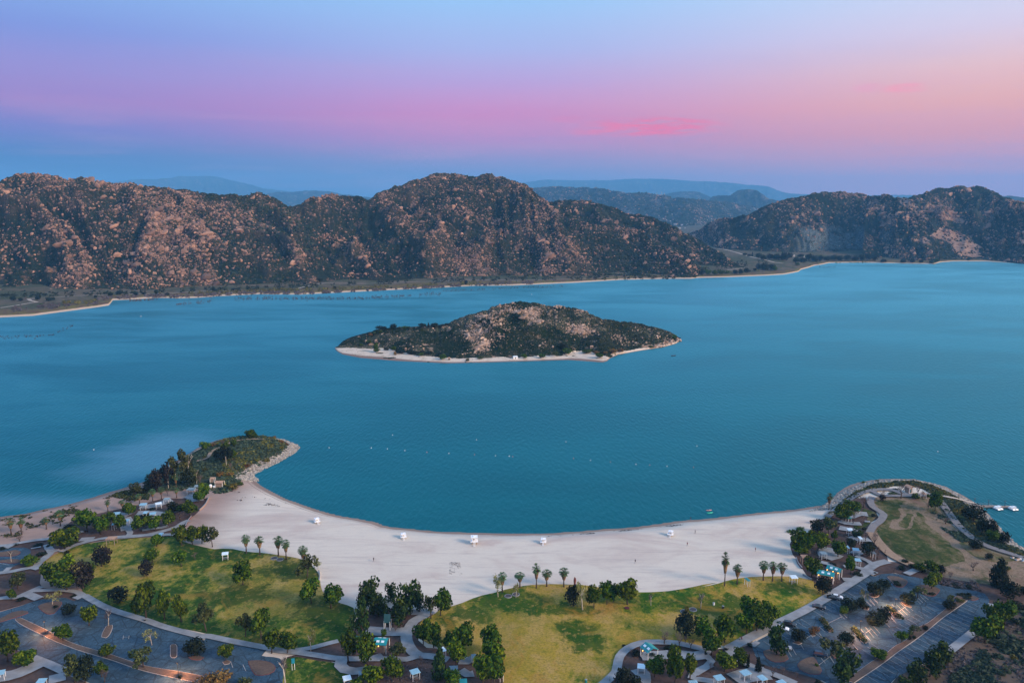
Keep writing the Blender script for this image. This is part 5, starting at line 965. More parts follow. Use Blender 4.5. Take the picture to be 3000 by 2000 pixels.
for T in TREES:
    region, k, (bx, by_), (tx, ty), wpx, surf, grp = T
    name, cat, look, crowns, trunks, hug = KIND[k]; H = by_-ty
    yb = by_
    if surf is None: p = ground(bx, yb)
    else: p = cast(BVH_I if surf == 'isle' else BVH_FAR, bx, yb) or unp(bx, yb, 2)
    zc = depth_of(p); sc = zc/FPX; W = wpx*sc; hd = math.hypot(p.x, p.y); dep = math.atan((CAMH-p.z)/hd); Hm = H*sc
    full = Hm/math.cos(dep)
    if hug > .15:
        squash = math.sqrt(max(Hm**2-(W*math.sin(dep)*.9)**2, (.45*Hm)**2))/math.cos(dep); h = full*(1-hug)+squash*hug
        shift = hug*(Hm/2-h/2*math.cos(dep))/math.sin(dep)          # the ground point lies behind the lowest leaf
        dirv = Vector((p.x, p.y, 0)).normalized(); shift = 0 if region == 'on the shrubby headland' else shift; p = p+dirv*shift
        if surf is None: p.z = float(land_z(p.x, p.y)[0])
        else:
            hit = (BVH_I if surf == 'isle' else BVH_FAR).ray_cast(Vector((p.x, p.y, 900)), Vector((0, 0, -1)))[0]
            if hit: p = hit
    else: h = full
    if surf is None and abs(p.z-3) < .3: p.z = 3.1
    lab = look+' '+region+ORD[id(T)]
    POS.append((p.x, p.y, W, h, k))
    small = surf is not None
    if k == 'm':
        o = link(name, None, loc=p); o.rotation_euler = (0, 0, TR_RND.uniform(0, 6.3)); pm = PALMS[TR_RND.randrange(3)]; Wp = W*1.45; 
        for part in ('trunk', 'dead_frond_skirt', 'frond_crown'):
            c = link(part, pm[part], o); c.scale = (Wp, Wp, h*1.05)
            if part == 'trunk': c.scale = (max(Wp*.9, 3.2), max(Wp*.9, 3.2), h*1.05)
    else:
        cr = crowns[TR_RND.randrange(len(crowns))]
        if trunks is None or small:
            o = link(name, cr, loc=p+Vector((0, 0, -h*.06))); o.scale = (W*1.1, W*1.1, h*1.05); o.rotation_euler = (0, 0, TR_RND.uniform(0, 6.3))
        else:
            o = link(name, None, loc=p); o.rotation_euler = (TR_RND.gauss(0, .05), TR_RND.gauss(0, .05), TR_RND.uniform(0, 6.3))
            c = link('crown', cr, o); c.scale = (W*1.22, W*1.22*TR_RND.uniform(.88, 1.12), h*1.12)
            tk = link('trunk', trunks[TR_RND.randrange(len(trunks))], o); s_ = max(W, h*.7); tk.scale = (s_, s_, h)
    meta(o, lab, cat, grp or (cat+'s '+region))

# ------------------------------------------------------------------ ground cover, brush and riprap
def area_scatter(name, poly, n, smin, smax, material, seed, flat=(1, 1, .7), z=None, clump=.0, protos=BR, sd_rng=None):
    P = cps(poly); W = [unp(x, y, 3) for x, y in P]; r = np.random.default_rng(seed); xs = [q.x for q in W]; ys = [q.y for q in W]; out = []
    x = r.uniform(min(xs), max(xs), n*8); y = r.uniform(min(ys), max(ys), n*8); ok = inside([(q.x, q.y) for q in W], x, y)
    if clump: ok &= (fbm(x/7, y/7, seed, 3)+r.normal(0, .04, len(x))) > clump
    x = x[ok]; y = y[ok]
    if sd_rng: s = shore_dist(x, y); k = (s > sd_rng[0]) & (s < sd_rng[1]); x = x[k]; y = y[k]
    x = x[:n]; y = y[:n]; zz = land_z(x, y)
    S = smin+(smax-smin)*r.random(len(x))**2
    return scatter_mesh(name, np.stack([x, y, zz+S*.1], -1), S, protos, material, None, flat)
TUFT = []
for s in range(6):
    r = np.random.default_rng(s); n = 9; d = r.normal(0, 1, (n, 3)); d[:, 2] = np.abs(d[:, 2]); d /= np.linalg.norm(d, axis=1)[:, None]; c = d*.55
    A = np.cross(d, r.normal(0, 1, (n, 3))); A /= np.linalg.norm(A, axis=1)[:, None]; B = np.cross(d, A)
    V = np.stack([c-A*.55, c+A*.55, c+B*.7+d*.2], 1).reshape(-1, 3); TUFT.append((V, np.arange(3*n).reshape(n, 3)))
area_scatter('headland_scrub', HEAD, 6500, .5, 1.5, M_SAGE, 301, protos=TUFT, sd_rng=(3, 200), clump=.38)
area_scatter('headland_scrub', "C 500,340 1340,340 1360,420 1000,640 760,760 700,900 500,960 620,700", 900, .5, 1.4, M_GOLDB, 302, protos=TUFT, sd_rng=(6, 22))
area_scatter('verge_scrub', VERGE, 4200, .4, 1.2, M_SAGE, 303, protos=TUFT, sd_rng=(5, 200), clump=.42)
area_scatter('verge_brush', VERGE, 3000, .4, 1.2, M_GOLDB, 304, protos=TUFT, sd_rng=(7, 26), clump=.40)
area_scatter('slope_scrub', "J 2030,760 2200,700 2352,640 2900,700 3000,2200 1600,2200 1500,1500 1800,1300", 3500, .5, 1.7, M_SAGE, 305, protos=TUFT, clump=.48)
area_scatter('slope_scrub', "J 830,1568 1000,1450 1490,1195 1640,1080 1800,960 1950,800 2030,740 2200,700 3000,2200 600,2200", 2500, .3, .9, M_BRUSH, 306, protos=TUFT, clump=.46)
area_scatter('sand_brush', "A -200,1240 300,1180 900,1060 1500,920 1700,1000 1300,1130 900,1200 500,1380 0,1500 -200,1520", 1100, .4, 1.1, M_OLIVE, 307, protos=TUFT, clump=.60)
area_scatter('sand_brush', "A 1300,960 1600,900 1720,980 1700,1040 1350,1010", 500, .4, 1.2, M_OLIVE, 308, protos=TUFT, clump=.45)
area_scatter('dune_scrub', "K 1300,590 1450,640 1600,800 1750,900 1650,940 1500,860 1380,740", 800, .4, 1.1, M_SAGE, 309, protos=TUFT, clump=.42)
area_scatter('bare_twigs_scrub', "J 1350,380 1800,420 1850,520 1600,480 1380,440", 300, .4, 1.0, M_BRUSH, 310, protos=TUFT)
area_scatter('leaf_litter', "E 1100,1560 480,1560 700,1290 1000,1300", 300, .2, .5, M_BRUSH, 311, protos=TUFT)
area_scatter('beach_wrack', "E 1240,180 1360,180 1400,420 1240,400", 260, .08, .22, M_BRUSH, 312, protos=TUFT, clump=.5)
area_scatter('beach_wrack', "C 640,900 1000,1000 1300,1000 1500,1100 1300,1110 900,1090 650,1020", 240, .15, .5, M_BRUSH, 313, protos=TUFT, clump=.55)
area_scatter('beach_wrack', "G 400,1400 1000,1355 1500,1310 2100,1250 2100,1290 1500,1350 1000,1390 400,1430", 420, .12, .4, M_BRUSH, 314, protos=TUFT, clump=.5)
area_scatter('riprap_rocks', "C 1380,330 1480,360 1500,470 1300,620 1000,760 760,800 720,740 1000,580 1250,480 1330,420", 3000, .35, 1.0, M_RIP, 315, flat=(1, 1, .75), sd_rng=(-1.5, 11))
area_scatter('riprap_rocks', "C 100,540 330,400 560,320 800,290 1300,290 1380,330 1340,380 1150,330 750,335 560,370 330,450 150,560", 1300, .35, .9, M_RIP, 316, sd_rng=(-1.5, 4))
area_scatter('riprap_rocks', "K -320,760 -200,620 0,480 150,380 300,280 650,180 850,180 1150,180 1450,250 1750,400 1950,560 2150,780 2400,980 2900,1180 2900,1300 2400,1100 2100,950 1850,640 1700,500 1450,340 1100,240 650,245 400,340 250,440 120,580 -100,720 -300,820", 6500, .3, .95, M_RIP, 317, flat=(1, 1, .75), sd_rng=(-1.5, 9.5))
# brush of the far shore
def far_scatter(name, line, n, wy, smin, smax, material, seed, z0=None):
    C = cps(line); r = np.random.default_rng(seed); P = []
    xs = np.array([c[0] for c in C]); ys = np.array([c[1] for c in C])
    for k in range(n):
        x = r.uniform(xs[0], xs[-1]); y = np.interp(x, xs, ys)+r.normal(0, wy/3.136)
        if fbm([x/(14 if z0 is None else 5)], [seed], seed, 3)[0] < (.44 if z0 is None else .36): continue
        q = cast(BVH_FAR, x, y) if z0 is None else unp(x, y, z0)
        if q and q.y < 4000: P.append((q.x, q.y, q.z+.2))
    P = np.array(P); scatter_mesh(name, P, smin+(smax-smin)*r.random(len(P))**2, TUFT, material)
far_scatter('shore_willows', "L 580,1372 700,1370 880,1358", 500, 8, 1.5, 3.2, M_GOLDB, 401)
far_scatter('shore_brush', "L 0,1440 300,1412 600,1388 900,1372", 900, 12, 1.0, 2.6, M_BRUSH, 402)
far_scatter('shore_brush', "L 900,1330 1300,1310 1700,1308 2352,1278", 1200, 8, 1.0, 2.8, M_BRUSH, 403)
far_scatter('shore_willows', "L 1700,1285 2352,1262 M 150,1250 350,1250", 500, 6, 1.2, 2.8, M_GOLDB, 404)
far_scatter('shore_brush', "M 0,1278 500,1280 1000,1258 1600,1225 2352,1185 N 200,1185", 2400, 8, 1.0, 2.6, M_BRUSH, 405)
far_scatter('shore_willows', "M 100,1255 400,1255 M 950,1235 1350,1220 1900,1195 2300,1190", 1000, 8, 1.2, 2.8, M_GOLDB, 406)
far_scatter('shore_scrub', "L 0,1300 800,1290 1500,1262 2352,1235 M 800,1195 2352,1145 N 1500,1135", 2600, 12, 1.2, 3.2, M_SCRUB, 407)
far_scatter('shore_scrub', "N 1700,1080 1900,1020 2352,1010", 500, 26, 1.2, 3.0, M_SCRUB, 408)
far_scatter('shore_willows', "N 1850,1095 2150,1090 Q 400,1020 1000,998", 350, 6, 1.2, 2.6, M_GOLDB, 409)
for k, (ln, n, wy) in enumerate((("L 1190,1350 1300,1345 1450,1335", 260, 6), ("L 1620,1385 1800,1368 1950,1355", 260, 7), ("L 2150,1335 2352,1330 M 300,1330 900,1330 1300,1310 1700,1285", 1700, 9), ("M 1700,1262 2352,1235 N 500,1215", 400, 5), ("Q 470,1040 620,1045", 90, 4), ("O 0,775 120,770 170,745", 120, 8))):
    far_scatter('flooded_brush', ln, n, wy, .45, 1.1, M_BRUSH, 420+k, z0=.1)
# ------------------------------------------------------------------ built things
def face_cam(p): return math.atan2(-p.x, p.y)
def empty(name, p, rz=0.0):
    o = link(name, None, loc=p); o.rotation_euler = (0, 0, rz); return o
def dup(root, p, rz):
    r = root.copy(); COL.objects.link(r); r.location = p; r.rotation_euler = (0, 0, rz)
    for ch in list(root.children):
        c = ch.copy(); COL.objects.link(c); c.parent = r
        for g in ch.children: d = g.copy(); COL.objects.link(d); d.parent = c
    return r
# lifeguard towers
def tower(p, rz, big):
    o = empty('lifeguard_tower', p, rz); s = .74 if big else .50; legm = M_WOOD if big else M_METAL; lh = (1.5 if big else .8)
    b = 1.25*s; t_ = 1.75*s
    m_ = MB(); m_.hexa([(-b, -b, lh), (b, -b, lh), (b, b, lh), (-b, b, lh)], [(-t_, -t_, lh+2.3*s), (t_, -t_, lh+2.3*s), (t_, t_, lh+2.3*s), (-t_, t_, lh+2.3*s)]); m_.build('cabin', M_WHITE, o)
    m_ = MB(); m_.box(-t_-.2, t_+.2, -t_-.2, t_+.2, lh+2.3*s, lh+2.3*s+.14); m_.box(-.5*s, .5*s, -.5*s, .5*s, lh+2.3*s+.14, lh+2.3*s+.45); m_.build('roof', M_WHITE, o)
    m_ = MB(); m_.box(-b-.7, b+.7, -b-.9, b+.4, lh-.14, lh); m_.build('deck', M_WHITE, o)
    m_ = MB()
    for x in (-b-.6, b+.6): m_.tube([(x, -b-.85, lh), (x, -b-.85, lh+.9)], .04, 4); m_.tube([(x, b+.3, lh), (x, b+.3, lh+.9)], .04, 4); m_.tube([(x, -b-.85, lh+.88), (x, b+.3, lh+.88)], .04, 4)
    m_.build('railing', M_WHITE, o)
    for sx in (-1, 1):
        for sy in (-1, 1):
            m_ = MB(); m_.tube([(sx*(b*.55), sy*b*.7, lh-.1), (sx*(b*(1.25 if big else .95)), sy*b*1.0, -.1)], .13*s, 5); m_.build('leg', legm, o)
    m_ = MB(); m_.box(-.55*s, .1*s, -b-.42, -b-.36, lh+.9*s, lh+1.7*s); m_.build('window', M_METAL, o)
    m_ = MB()
    for sx in (-.35, .35): m_.tube([(sx, -b-.9, lh), (sx, -b-2.2-lh*.4, 0)], .05, 4)
    for k in range(4): q = (k+.5)/4; m_.box(-.35, .35, -b-.9-q*(1.3+lh*.4)-.12, -b-.9-q*(1.3+lh*.4)+.12, lh*(1-q)-.03, lh*(1-q)+.03)
    m_.build('ladder', M_WHITE, o); return o
for k, (c, x, y, big, lab) in enumerate((('C', 1680, 1292, 0, 'small white lifeguard tower on the beach closest to the shrubby headland'), ('F', 712, 1468, 0, 'small white lifeguard tower just beyond the brown-legged one, shrubby headland side'),
        ('F', 1527, 1534, 1, 'large white lifeguard tower on splayed brown legs at the water edge'), ('G', 360, 1527, 0, 'small white lifeguard tower beside the brown-legged one, on the pier side'), ('G', 1822, 1440, 0, 'small white lifeguard tower standing closest to the pier headland'))):
    p = ground(*cp(c, x, y)); meta(tower(p, face_cam(p)+math.pi*0+(.25, .1, 0, -.05, -.15)[k], big), lab, 'lifeguard tower', 'lifeguard towers along the beach')
# buoys: a float with a top mark
def buoy(col):
    o = link('buoy', None); m_ = MB(); m_.tube([(0, 0, -.2), (0, 0, .0), (0, 0, .35), (0, 0, .55)], [.25, .38, .34, .12], 8); m_.build('float', col, o)
    m_ = MB(); m_.tube([(0, 0, .5), (0, 0, 1.05)], .12, 6); m_.build('top_mark', col, o); return o
M_PINK = plain('buoy_orange', (.55, .28, .25), .6, .1, 1)
BUO = [('w', 'F', 588, 292), ('w', 'F', 344, 440), ('w', 'F', 529, 451), ('w', 'F', 729, 470), ('p', 'F', 983, 490), ('w', 'F', 1235, 503), ('p', 'F', 1530, 517), ('w', 'F', 1770, 530), ('w', 'F', 1927, 535), ('p', 'F', 1968, 540), ('w', 'F', 1552, 346),
    ('w', 'G', 620, 370), ('p', 'G', 707, 561), ('w', 'G', 901, 582), ('p', 'G', 1131, 602), ('w', 'G', 1423, 628), ('p', 'G', 1581, 638), ('w', 'G', 1780, 650), ('p', 'G', 2083, 663), ('w', 'G', 2124, 418), ('w', 'A', 1077, 461), ('w', 'C', 1820, 437), ('w', 'O', 2154, 1037), ('w', 'N', 180, 1294), ('w', 'L', 1295, 1496)]
src = {'w': buoy(M_WHITE), 'p': buoy(M_PINK)}; usedb = set()
for kk, nm in (('w', 'white'), ('p', 'faded orange')):
    L = sorted([b for b in BUO if b[0] == kk], key=lambda b: cp(b[1], b[2], b[3])[0])
    for i, b in enumerate(L):
        p = unp(*cp(b[1], b[2], b[3]), 0.0); o = src[kk] if kk not in usedb else dup(src[kk], p, 0); usedb.add(kk); o.location = p
        s_ = .65 if p.y < 600 else 1.2; o.scale = (s_, s_, s_)
        meta(o, f'{nm} buoy floating on the lake{ord_word(i, len(L))}', 'buoy', 'buoys on the lake')
# shelters: pitched flat roof on four posts, with a table below
def shelter(p, rz, wx, wy, roofm, h=2.5, tilt=.06):
    o = empty('picnic_shelter', p, rz); m_ = MB(); M = Matrix.Translation((0, 0, h)) @ Matrix.Rotation(tilt, 4, 'X'); m_.box(-wx/2, wx/2, -wy/2, wy/2, 0, .14, M)
    for k in range(int(wx/.6)): x = -wx/2+.3+k*.6; m_.box(x-.03, x+.03, -wy/2+.02, wy/2-.02, .143, .20, M)
    m_.build('roof', roofm, o)
    for sx in (-1, 1):
        for sy in (-1, 1): m_ = MB(); zz = h+tilt*sy*wy*.4-.01; m_.tube([(sx*wx*.4, sy*wy*.4, 0), (sx*wx*.4, sy*wy*.4, zz)], .075, 5); m_.build('post', M_WHITE, o)
    return o
def table(p, rz):
    o = empty('picnic_table', p, rz); m_ = MB(); m_.box(-.95, .95, -.38, .38, .72, .78); m_.build('table_top', M_CONC, o)
    for s in (-1, 1): m_ = MB(); m_.box(-.95, .95, s*.72-.14, s*.72+.14, .42, .47); m_.build('bench', M_CONC, o)
    m_ = MB()
    for s in (-.6, .6): m_.box(s-.06, s+.06, -.72, .72, .36, .42); m_.box(s-.06, s+.06, -.12, .12, 0, .72)
    m_.build('leg_frame', M_METAL, o); return o
SHL = [('A', 1645, 1085, 95, .2, M_ROOF), ('A', 1820, 1075, 85, .5, M_SKYL), ('A', 1915, 1022, 85, .05, M_ROOF2), ('A', 1340, 1188, 90, .3, M_ROOF), ('A', 1670, 1180, 60, .1, M_ROOF), ('A', 1755, 1190, 85, .3, M_ROOF), ('A', 1460, 1270, 50, .1, M_ROOF), ('A', 1305, 1310, 40, .1, M_ROOF), ('A', 2195, 910, 110, -.1, M_ROOF2), ('A', 2265, 875, 80, .1, M_ROOF2), ('A', 1845, 1428, 60, 0, M_ROOF),
    ('D', 625, 82, 90, .3, M_SKYL), ('D', 1405, 1315, 45, .3, M_TEAL), ('B', 20, 1445, 80, .4, M_ROOF), ('B', 475, 1545, 120, .1, M_ROOF), ('E', 1155, 1185, 100, .5, M_SKYL), ('E', 1525, 1265, 70, .3, M_ROOF2), ('E', 845, 1435, 130, .5, M_ROOF), ('E', 1290, 1400, 125, .1, M_ROOF2), ('E', 1325, 1480, 100, .3, M_ROOF), ('E', 1400, 1550, 110, .1, M_TEAL), ('E', 1835, 1450, 60, .2, M_ROOF), ('E', 65, 1510, 115, .4, M_SKYL), ('E', 215, 1460, 30, .4, M_ROOF2),
    ('H', 1485, 1375, 110, -.2, M_SKYL), ('I', 420, 1505, 140, .35, M_ROOF), ('I', 722, 1448, 140, .45, M_ROOF), ('I', 915, 1508, 110, .45, M_ROOF), ('I', 1140, 1565, 130, .45, M_ROOF), ('I', 125, 1568, 130, .1, M_ROOF),
    ('I', 1275, 350, 100, .1, M_SKYL), ('I', 745, 380, 45, .3, M_TEAL), ('I', 1615, 75, 90, .1, M_ROOF2), ('I', 1990, 35, 92, -.2, M_ROOF), ('I', 2010, 155, 85, -.1, M_ROOF), ('T', 1650, 870, 150, 0, M_SKYL), ('T', 1885, 1060, 90, 0, M_SKYL), ('T', 2185, 1395, 100, 0, M_METAL), ('T', 1620, 590, 110, .1, M_TEAL), ('T', 1835, 400, 60, 0, M_TEAL), ('T', 1600, 1270, 60, 0, M_ROOF), ('K', 1200, 372, 60, 0, M_TAN)]
REG = {'A': 'in the picnic ground by shrubby headland', 'B': 'below the curved car park', 'D': 'on the curved car park lawn', 'E': 'in the central picnic ground', 'H': 'by the path loop', 'I': 'near the striped car park', 'T': 'in the picnic ground below pier headland', 'K': 'on the pier headland'}
RN = {M_ROOF: 'pale blue roofed', M_SKYL: 'white roofed', M_ROOF2: 'grey-blue roofed', M_TEAL: 'teal roofed', M_METAL: 'grey roofed', M_TAN: 'tan roofed'}
cnt = {}
for s in SHL: cnt.setdefault((s[0], s[5]), []).append(s)
k = 0
for key, L in cnt.items():
    L.sort(key=lambda s: s[1])
    for i, (c, x, y, wd, rot, rm) in enumerate(L):
        top = unp(*cp(c, x, y), 5.6); p = Vector((top.x, top.y, 3.1)); sc = depth_of(top)/FPX/CR[c][2]; wx = wd*sc*.80; o = shelter(p, rot, wx, max(2.6, wx*.85), rm)
        meta(o, f'{RN[rm]} picnic shelter {REG[c]}'+ord_word(i, len(L)), 'picnic shelter', 'picnic shelters of the park')
        if wx > 2.2:
            t_ = table(p+Vector((0, 0, .06)), rot+.1)
            meta(t_, f'table under {RN[rm].replace(" roofed", "")} shelter {REG[c]}'+ord_word(i, len(L)), 'picnic table', 'picnic tables of the park')
        k += 1
# wooden ramadas
for (c, x, y, wd, rz, lab) in (('A', 1280, 1470, 105, .05, 'tan timber ramada between the path and the curved lawn'), ('I', 1402, 115, 80, -.05, 'tan timber ramada where white beach meets the picnic ground')):
    top = unp(*cp(c, x, y), 6.0); p = Vector((top.x, top.y, 3.1)); wx = wd*depth_of(top)/FPX/3.92; o = empty('timber_ramada', p, rz)
    for k in range(9): m_ = MB(); xx = -wx/2+wx*(k+.5)/9; m_.box(xx-wx/26, xx+wx/26, -1.6, 1.6, 2.9, 3.02); m_.build('roof_slat', M_TAN, o)
    for sx in (-1, 1):
        for sy in (-1, 1): m_ = MB(); m_.box(sx*wx*.42-.1, sx*wx*.42+.1, sy*1.3-.1, sy*1.3+.1, 0, 2.9); m_.build('post', M_WALL, o)
    for sy in (-1, 1): m_ = MB(); m_.box(-wx/2, wx/2, sy*1.3-.08, sy*1.3+.08, 2.72, 2.898); m_.build('beam', M_WOOD, o)
    meta(o, lab, 'ramada')
# restroom buildings
def gable(name, quad, eave, ridge, roofm, wallm, lab, cat, sky=0, lamps=0, ridge_along=True):
    """quad: four roof corners in the photograph, clockwise from the far left"""
    Q = [unp(x, y, 3+eave) for x, y in cps(quad)]; c = sum(Q, Vector())/4; ux = ((Q[1]-Q[0])+(Q[2]-Q[3])).normalized(); uy = ((Q[0]-Q[3])+(Q[1]-Q[2])); uy = (uy-ux*uy.dot(ux)).normalized()
    L = ((Q[1]-Q[0]).length+(Q[2]-Q[3]).length)/2; Wd = (((Q[0]-Q[3]).length+(Q[1]-Q[2]).length)/2)*.9
    if Wd > L*1.1: Wd = L*1.1
    o = empty(name, Vector((c.x, c.y, 3.1)), math.atan2(ux.y, ux.x)); e = eave-.1; hl, hw = L/2, Wd/2
    m_ = MB(); th = .12
    A = [(-hl, -hw, e), (hl, -hw, e), (hl, 0, e+ridge), (-hl, 0, e+ridge), (hl, hw, e), (-hl, hw, e)]
    B = [(x, y, z-th) for x, y, z in A]
    m_.add(A+B, [(0, 1, 2, 3), (3, 2, 4, 5), (9, 8, 7, 6), (11, 10, 8, 9), (0, 6, 7, 1), (4, 10, 11, 5), (1, 7, 8, 2), (2, 8, 10, 4), (5, 11, 9, 3), (3, 9, 6, 0)]); roof = m_.build('roof', roofm, o)
    m_ = MB(); sl = ridge/hw
    for k in range(int(L/.7)):
        x = -hl+.35+k*.7
        for sy in (-1, 1): m_.add([(x-.03, sy*hw, e+.005), (x+.03, sy*hw, e+.005), (x+.03, 0, e+ridge+.005), (x-.03, 0, e+ridge+.005), (x, sy*hw, e+.07), (x, 0, e+ridge+.07)], [(0, 3, 5, 4), (1, 4, 5, 2)])
    m_.build('roof_seam', roofm, roof)
    if wallm: m_ = MB(); m_.box(-hl*.8, hl*.55, -hw*.72, hw*.72, -.1, e-.13); m_.build('wall', wallm, o)
    for sx in (-1, 1):
        for sy in (-1, 1): m_ = MB(); m_.tube([(sx*hl*.9, sy*hw*.86, 0), (sx*hl*.9, sy*hw*.86, e+ridge*.12)], .13, 5); m_.build('post', M_WHITE, o)
    for i in range(sky):
        sx = ((i % 2)-.5)*.45*L if sky < 4 else (((i % 2)-.5)*.34*L); sy = -.5*hw if sky < 3 or i >= 2 else .45*hw
        if sky == 2: sy = -.48*hw
        m_ = MB(); M = Matrix.Translation((sx, sy, e+ridge*(1-abs(sy)/hw)+.02)) @ Matrix.Rotation(math.atan(sl)*(1 if sy < 0 else -1), 4, 'X'); m_.box(-.5, .5, -.4, .4, 0, .12, M); m_.build('skylight', M_SKYL, o)
    m_ = MB(); m_.box(hl*.56-.02, hl*.56+.06, -.5, .5, 0, 2.1)
    if wallm: m_.build('door', M_TEALD, o)
    for i in range(lamps):
        lx = (-.75, .75, .05, 0)[i]*hl if lamps > 1 else -.1*hl; ly = -hw-.06; m_ = MB(); m_.tube([(lx, ly-.16, e-.42), (lx, ly-.16, e-.1)], [.15, .1], 6); m_.build('lamp', M_LAMP, o)
        ld = bpy.data.lights.new('lamp_light', 'POINT'); ld.energy = 6; ld.color = (1, .55, .22); ld.shadow_soft_size = .3; lo = link('lamp_light', ld, o, (lx, ly-.6, e-.6))
    meta(o, lab, cat); return o
gable('restroom_building', "I 1690,222 1850,270 1800,300 1630,250", 3.2, 1.1, M_TEAL, M_WALL, 'teal roofed building with skylights at the car park path, farther of the twin roofs', 'building', 4, 3)
gable('restroom_building', "I 1560,262 1760,315 1730,345 1535,318", 3.2, 1.1, M_TEAL, M_WALL, 'teal roofed building with lit lamps, nearer of the twin roofs', 'building', 4, 3)
gable('restroom_building', "E 385,1032 556,1042 520,1142 376,1130", 3.4, 1.1, M_TEAL, M_WALL, 'teal roofed building with four skylights and a lamp in the central picnic ground', 'building', 4, 1)
gable('open_pavilion', "E 515,785 560,785 575,925 470,920", 3.4, 2.6, M_TEALD, None, 'dark teal steep roofed pavilion among the dark pines', 'pavilion')
gable('open_pavilion', "H 1600,1110 1700,1182 1545,1225 1462,1150", 3.6, 1.2, M_TEAL, None, 'teal gable pavilion with two skylights inside the path loop', 'pavilion', 2, 1)
gable('restroom_building', "E 160,1030 350,1030 350,1060 150,1060", 3.0, .8, M_TEALD, M_WALL, 'dark teal roof half hidden behind two leafy trees in the central picnic ground', 'building')
gable('storage_hut', "C 520,812 612,812 606,842 514,842", 3.0, .6, M_TAN, M_WALL, 'tan roofed round-cornered hut under the shrubby headland slope', 'hut')
gable('storage_hut', "C 458,772 512,770 505,795 455,795", 3.0, .5, M_TAN, M_WALL, 'smaller tan roofed hut behind the other on the shrubby headland', 'hut')
gable('restroom_building', "K 995,262 1070,285 1070,325 1005,300", 3.2, .8, M_TAN, M_WALL, 'tan roofed restroom building behind bare trees on the pier headland', 'building')
for (c, x, y, r_, h_, lab) in (('C', 460, 895, .75, 1.9, 'upright white tank beside the tan huts'), ('C', 500, 893, .85, 1.0, 'squat cream tank beside the upright white tank')):
    p = ground(*cp(c, x, y)); m_ = MB(); m_.tube([(0, 0, -.1), (0, 0, h_*.85), (0, 0, h_)], [r_, r_, r_*.5], 12); o = link('water_tank', m_.mesh('water_tank', M_WHITE), loc=p); meta(o, lab, 'tank')
# round picnic pads on the lawns
for (c, x, y, lab) in (('D', 1190, 140, 'round grey lawn pad beside four palms, farther from the fence'), ('D', 1255, 155, 'round grey lawn pad beside four palms, closer to the fence'), ('E', 1917, 575, 'round grey pad left of the thin pale tree on golden lawn'), ('E', 2005, 555, 'round grey pad beneath the thin pale tree on golden lawn'),
        ('H', 1978, 752, 'round pad with dark centre beside the yellow shrub'), ('H', 2078, 730, 'round pad with dark centre under the leafless pale tree'), ('H', 1320, 710, 'small dark maroon disc before the bright green tree')):
    p = ground(*cp(c, x, y)); p.z = 3.3; o = empty('round_pad', p); rr = 1.1 if 'maroon' in lab else 1.35
    if 'maroon' not in lab:
        P = [Vector((math.cos(a)*rr, math.sin(a)*rr, 0)) for a in np.linspace(0, 6.283, 25)[:-1]]; kerb(P, M_CONC, o, -.25, True, .22, .3, 'rim')
    m_ = MB(); m_.tube([(0, 0, -.25), (0, 0, .02)], rr*.86, 16); m_.build('pad_floor', plain('pad_floor', (.07, .06, .065) if 'maroon' not in lab else (.09, .02, .03), .9), o); meta(o, lab, 'lawn pad')
# lamp posts with warm light
def lamp_post(p, h, lab, power=0, double=False, head=M_LAMP, cat='lamp post'):
    o = empty('lamp_post', p); m_ = MB(); m_.tube([(0, 0, -.1), (0, 0, .5), (0, 0, .55), (0, 0, h)], [.22, .2, .11, .07], 6); m_.build('pole', M_DARKM, o)
    m_ = MB(); m_.box(-.45, .45, -.22, .22, h, h+.14); m_.build('lamp_head', M_DARKM, o)
    m_ = MB(); m_.box(-.3, .3, -.16, .16, h-.05, h-.002); m_.build('lens', head, o)
    if power:
        ld = bpy.data.lights.new('lamp_light', 'SPOT'); ld.energy = power; ld.color = (1, .44, .20); ld.spot_size = math.radians(95); ld.spot_blend = 1.0; ld.shadow_soft_size = .3
        for q in range(4):
            lo = link('lamp_light', ld, o, (0, 0, h-.15)); a = q*math.pi/2+.6; lo.rotation_euler = (Vector((math.cos(a)*1.5, math.sin(a)*1.5, -1)).to_track_quat('-Z', 'Y')).to_euler()
    meta(o, lab, cat, 'lamp posts')
def post_h(c, x, yb, yt):
    p = ground(*cp(c, x, yb)); d = pix_dir(*cp(c, x, yt)); t = math.hypot(p.x, p.y)/math.hypot(d.x, d.y); return p+Vector((0, 0, .12)), CAMH+d.z*t-p.z
for (c, x, yb, yt, pw, lab) in (('J', 868, 722, 600, 14000, 'lit lamp post beside the striped car park hedge, farther one'), ('J', 468, 1000, 850, 14000, 'lit lamp post at the yellowish hedge of the striped car park'), ('B', 522, 1003, 860, 9000, 'lamp post lighting the orange median of the curved car park, upper one'), ('B', 2050, 1490, 1335, 9000, 'lamp post by a dark shrub on the curved median'), ('A', 740, 1600, 1525, 500, 'short lamp shining yellow within the big tree by the loop road')):
    p, h = post_h(c, x, yb, yt); lamp_post(p, h, lab, pw)
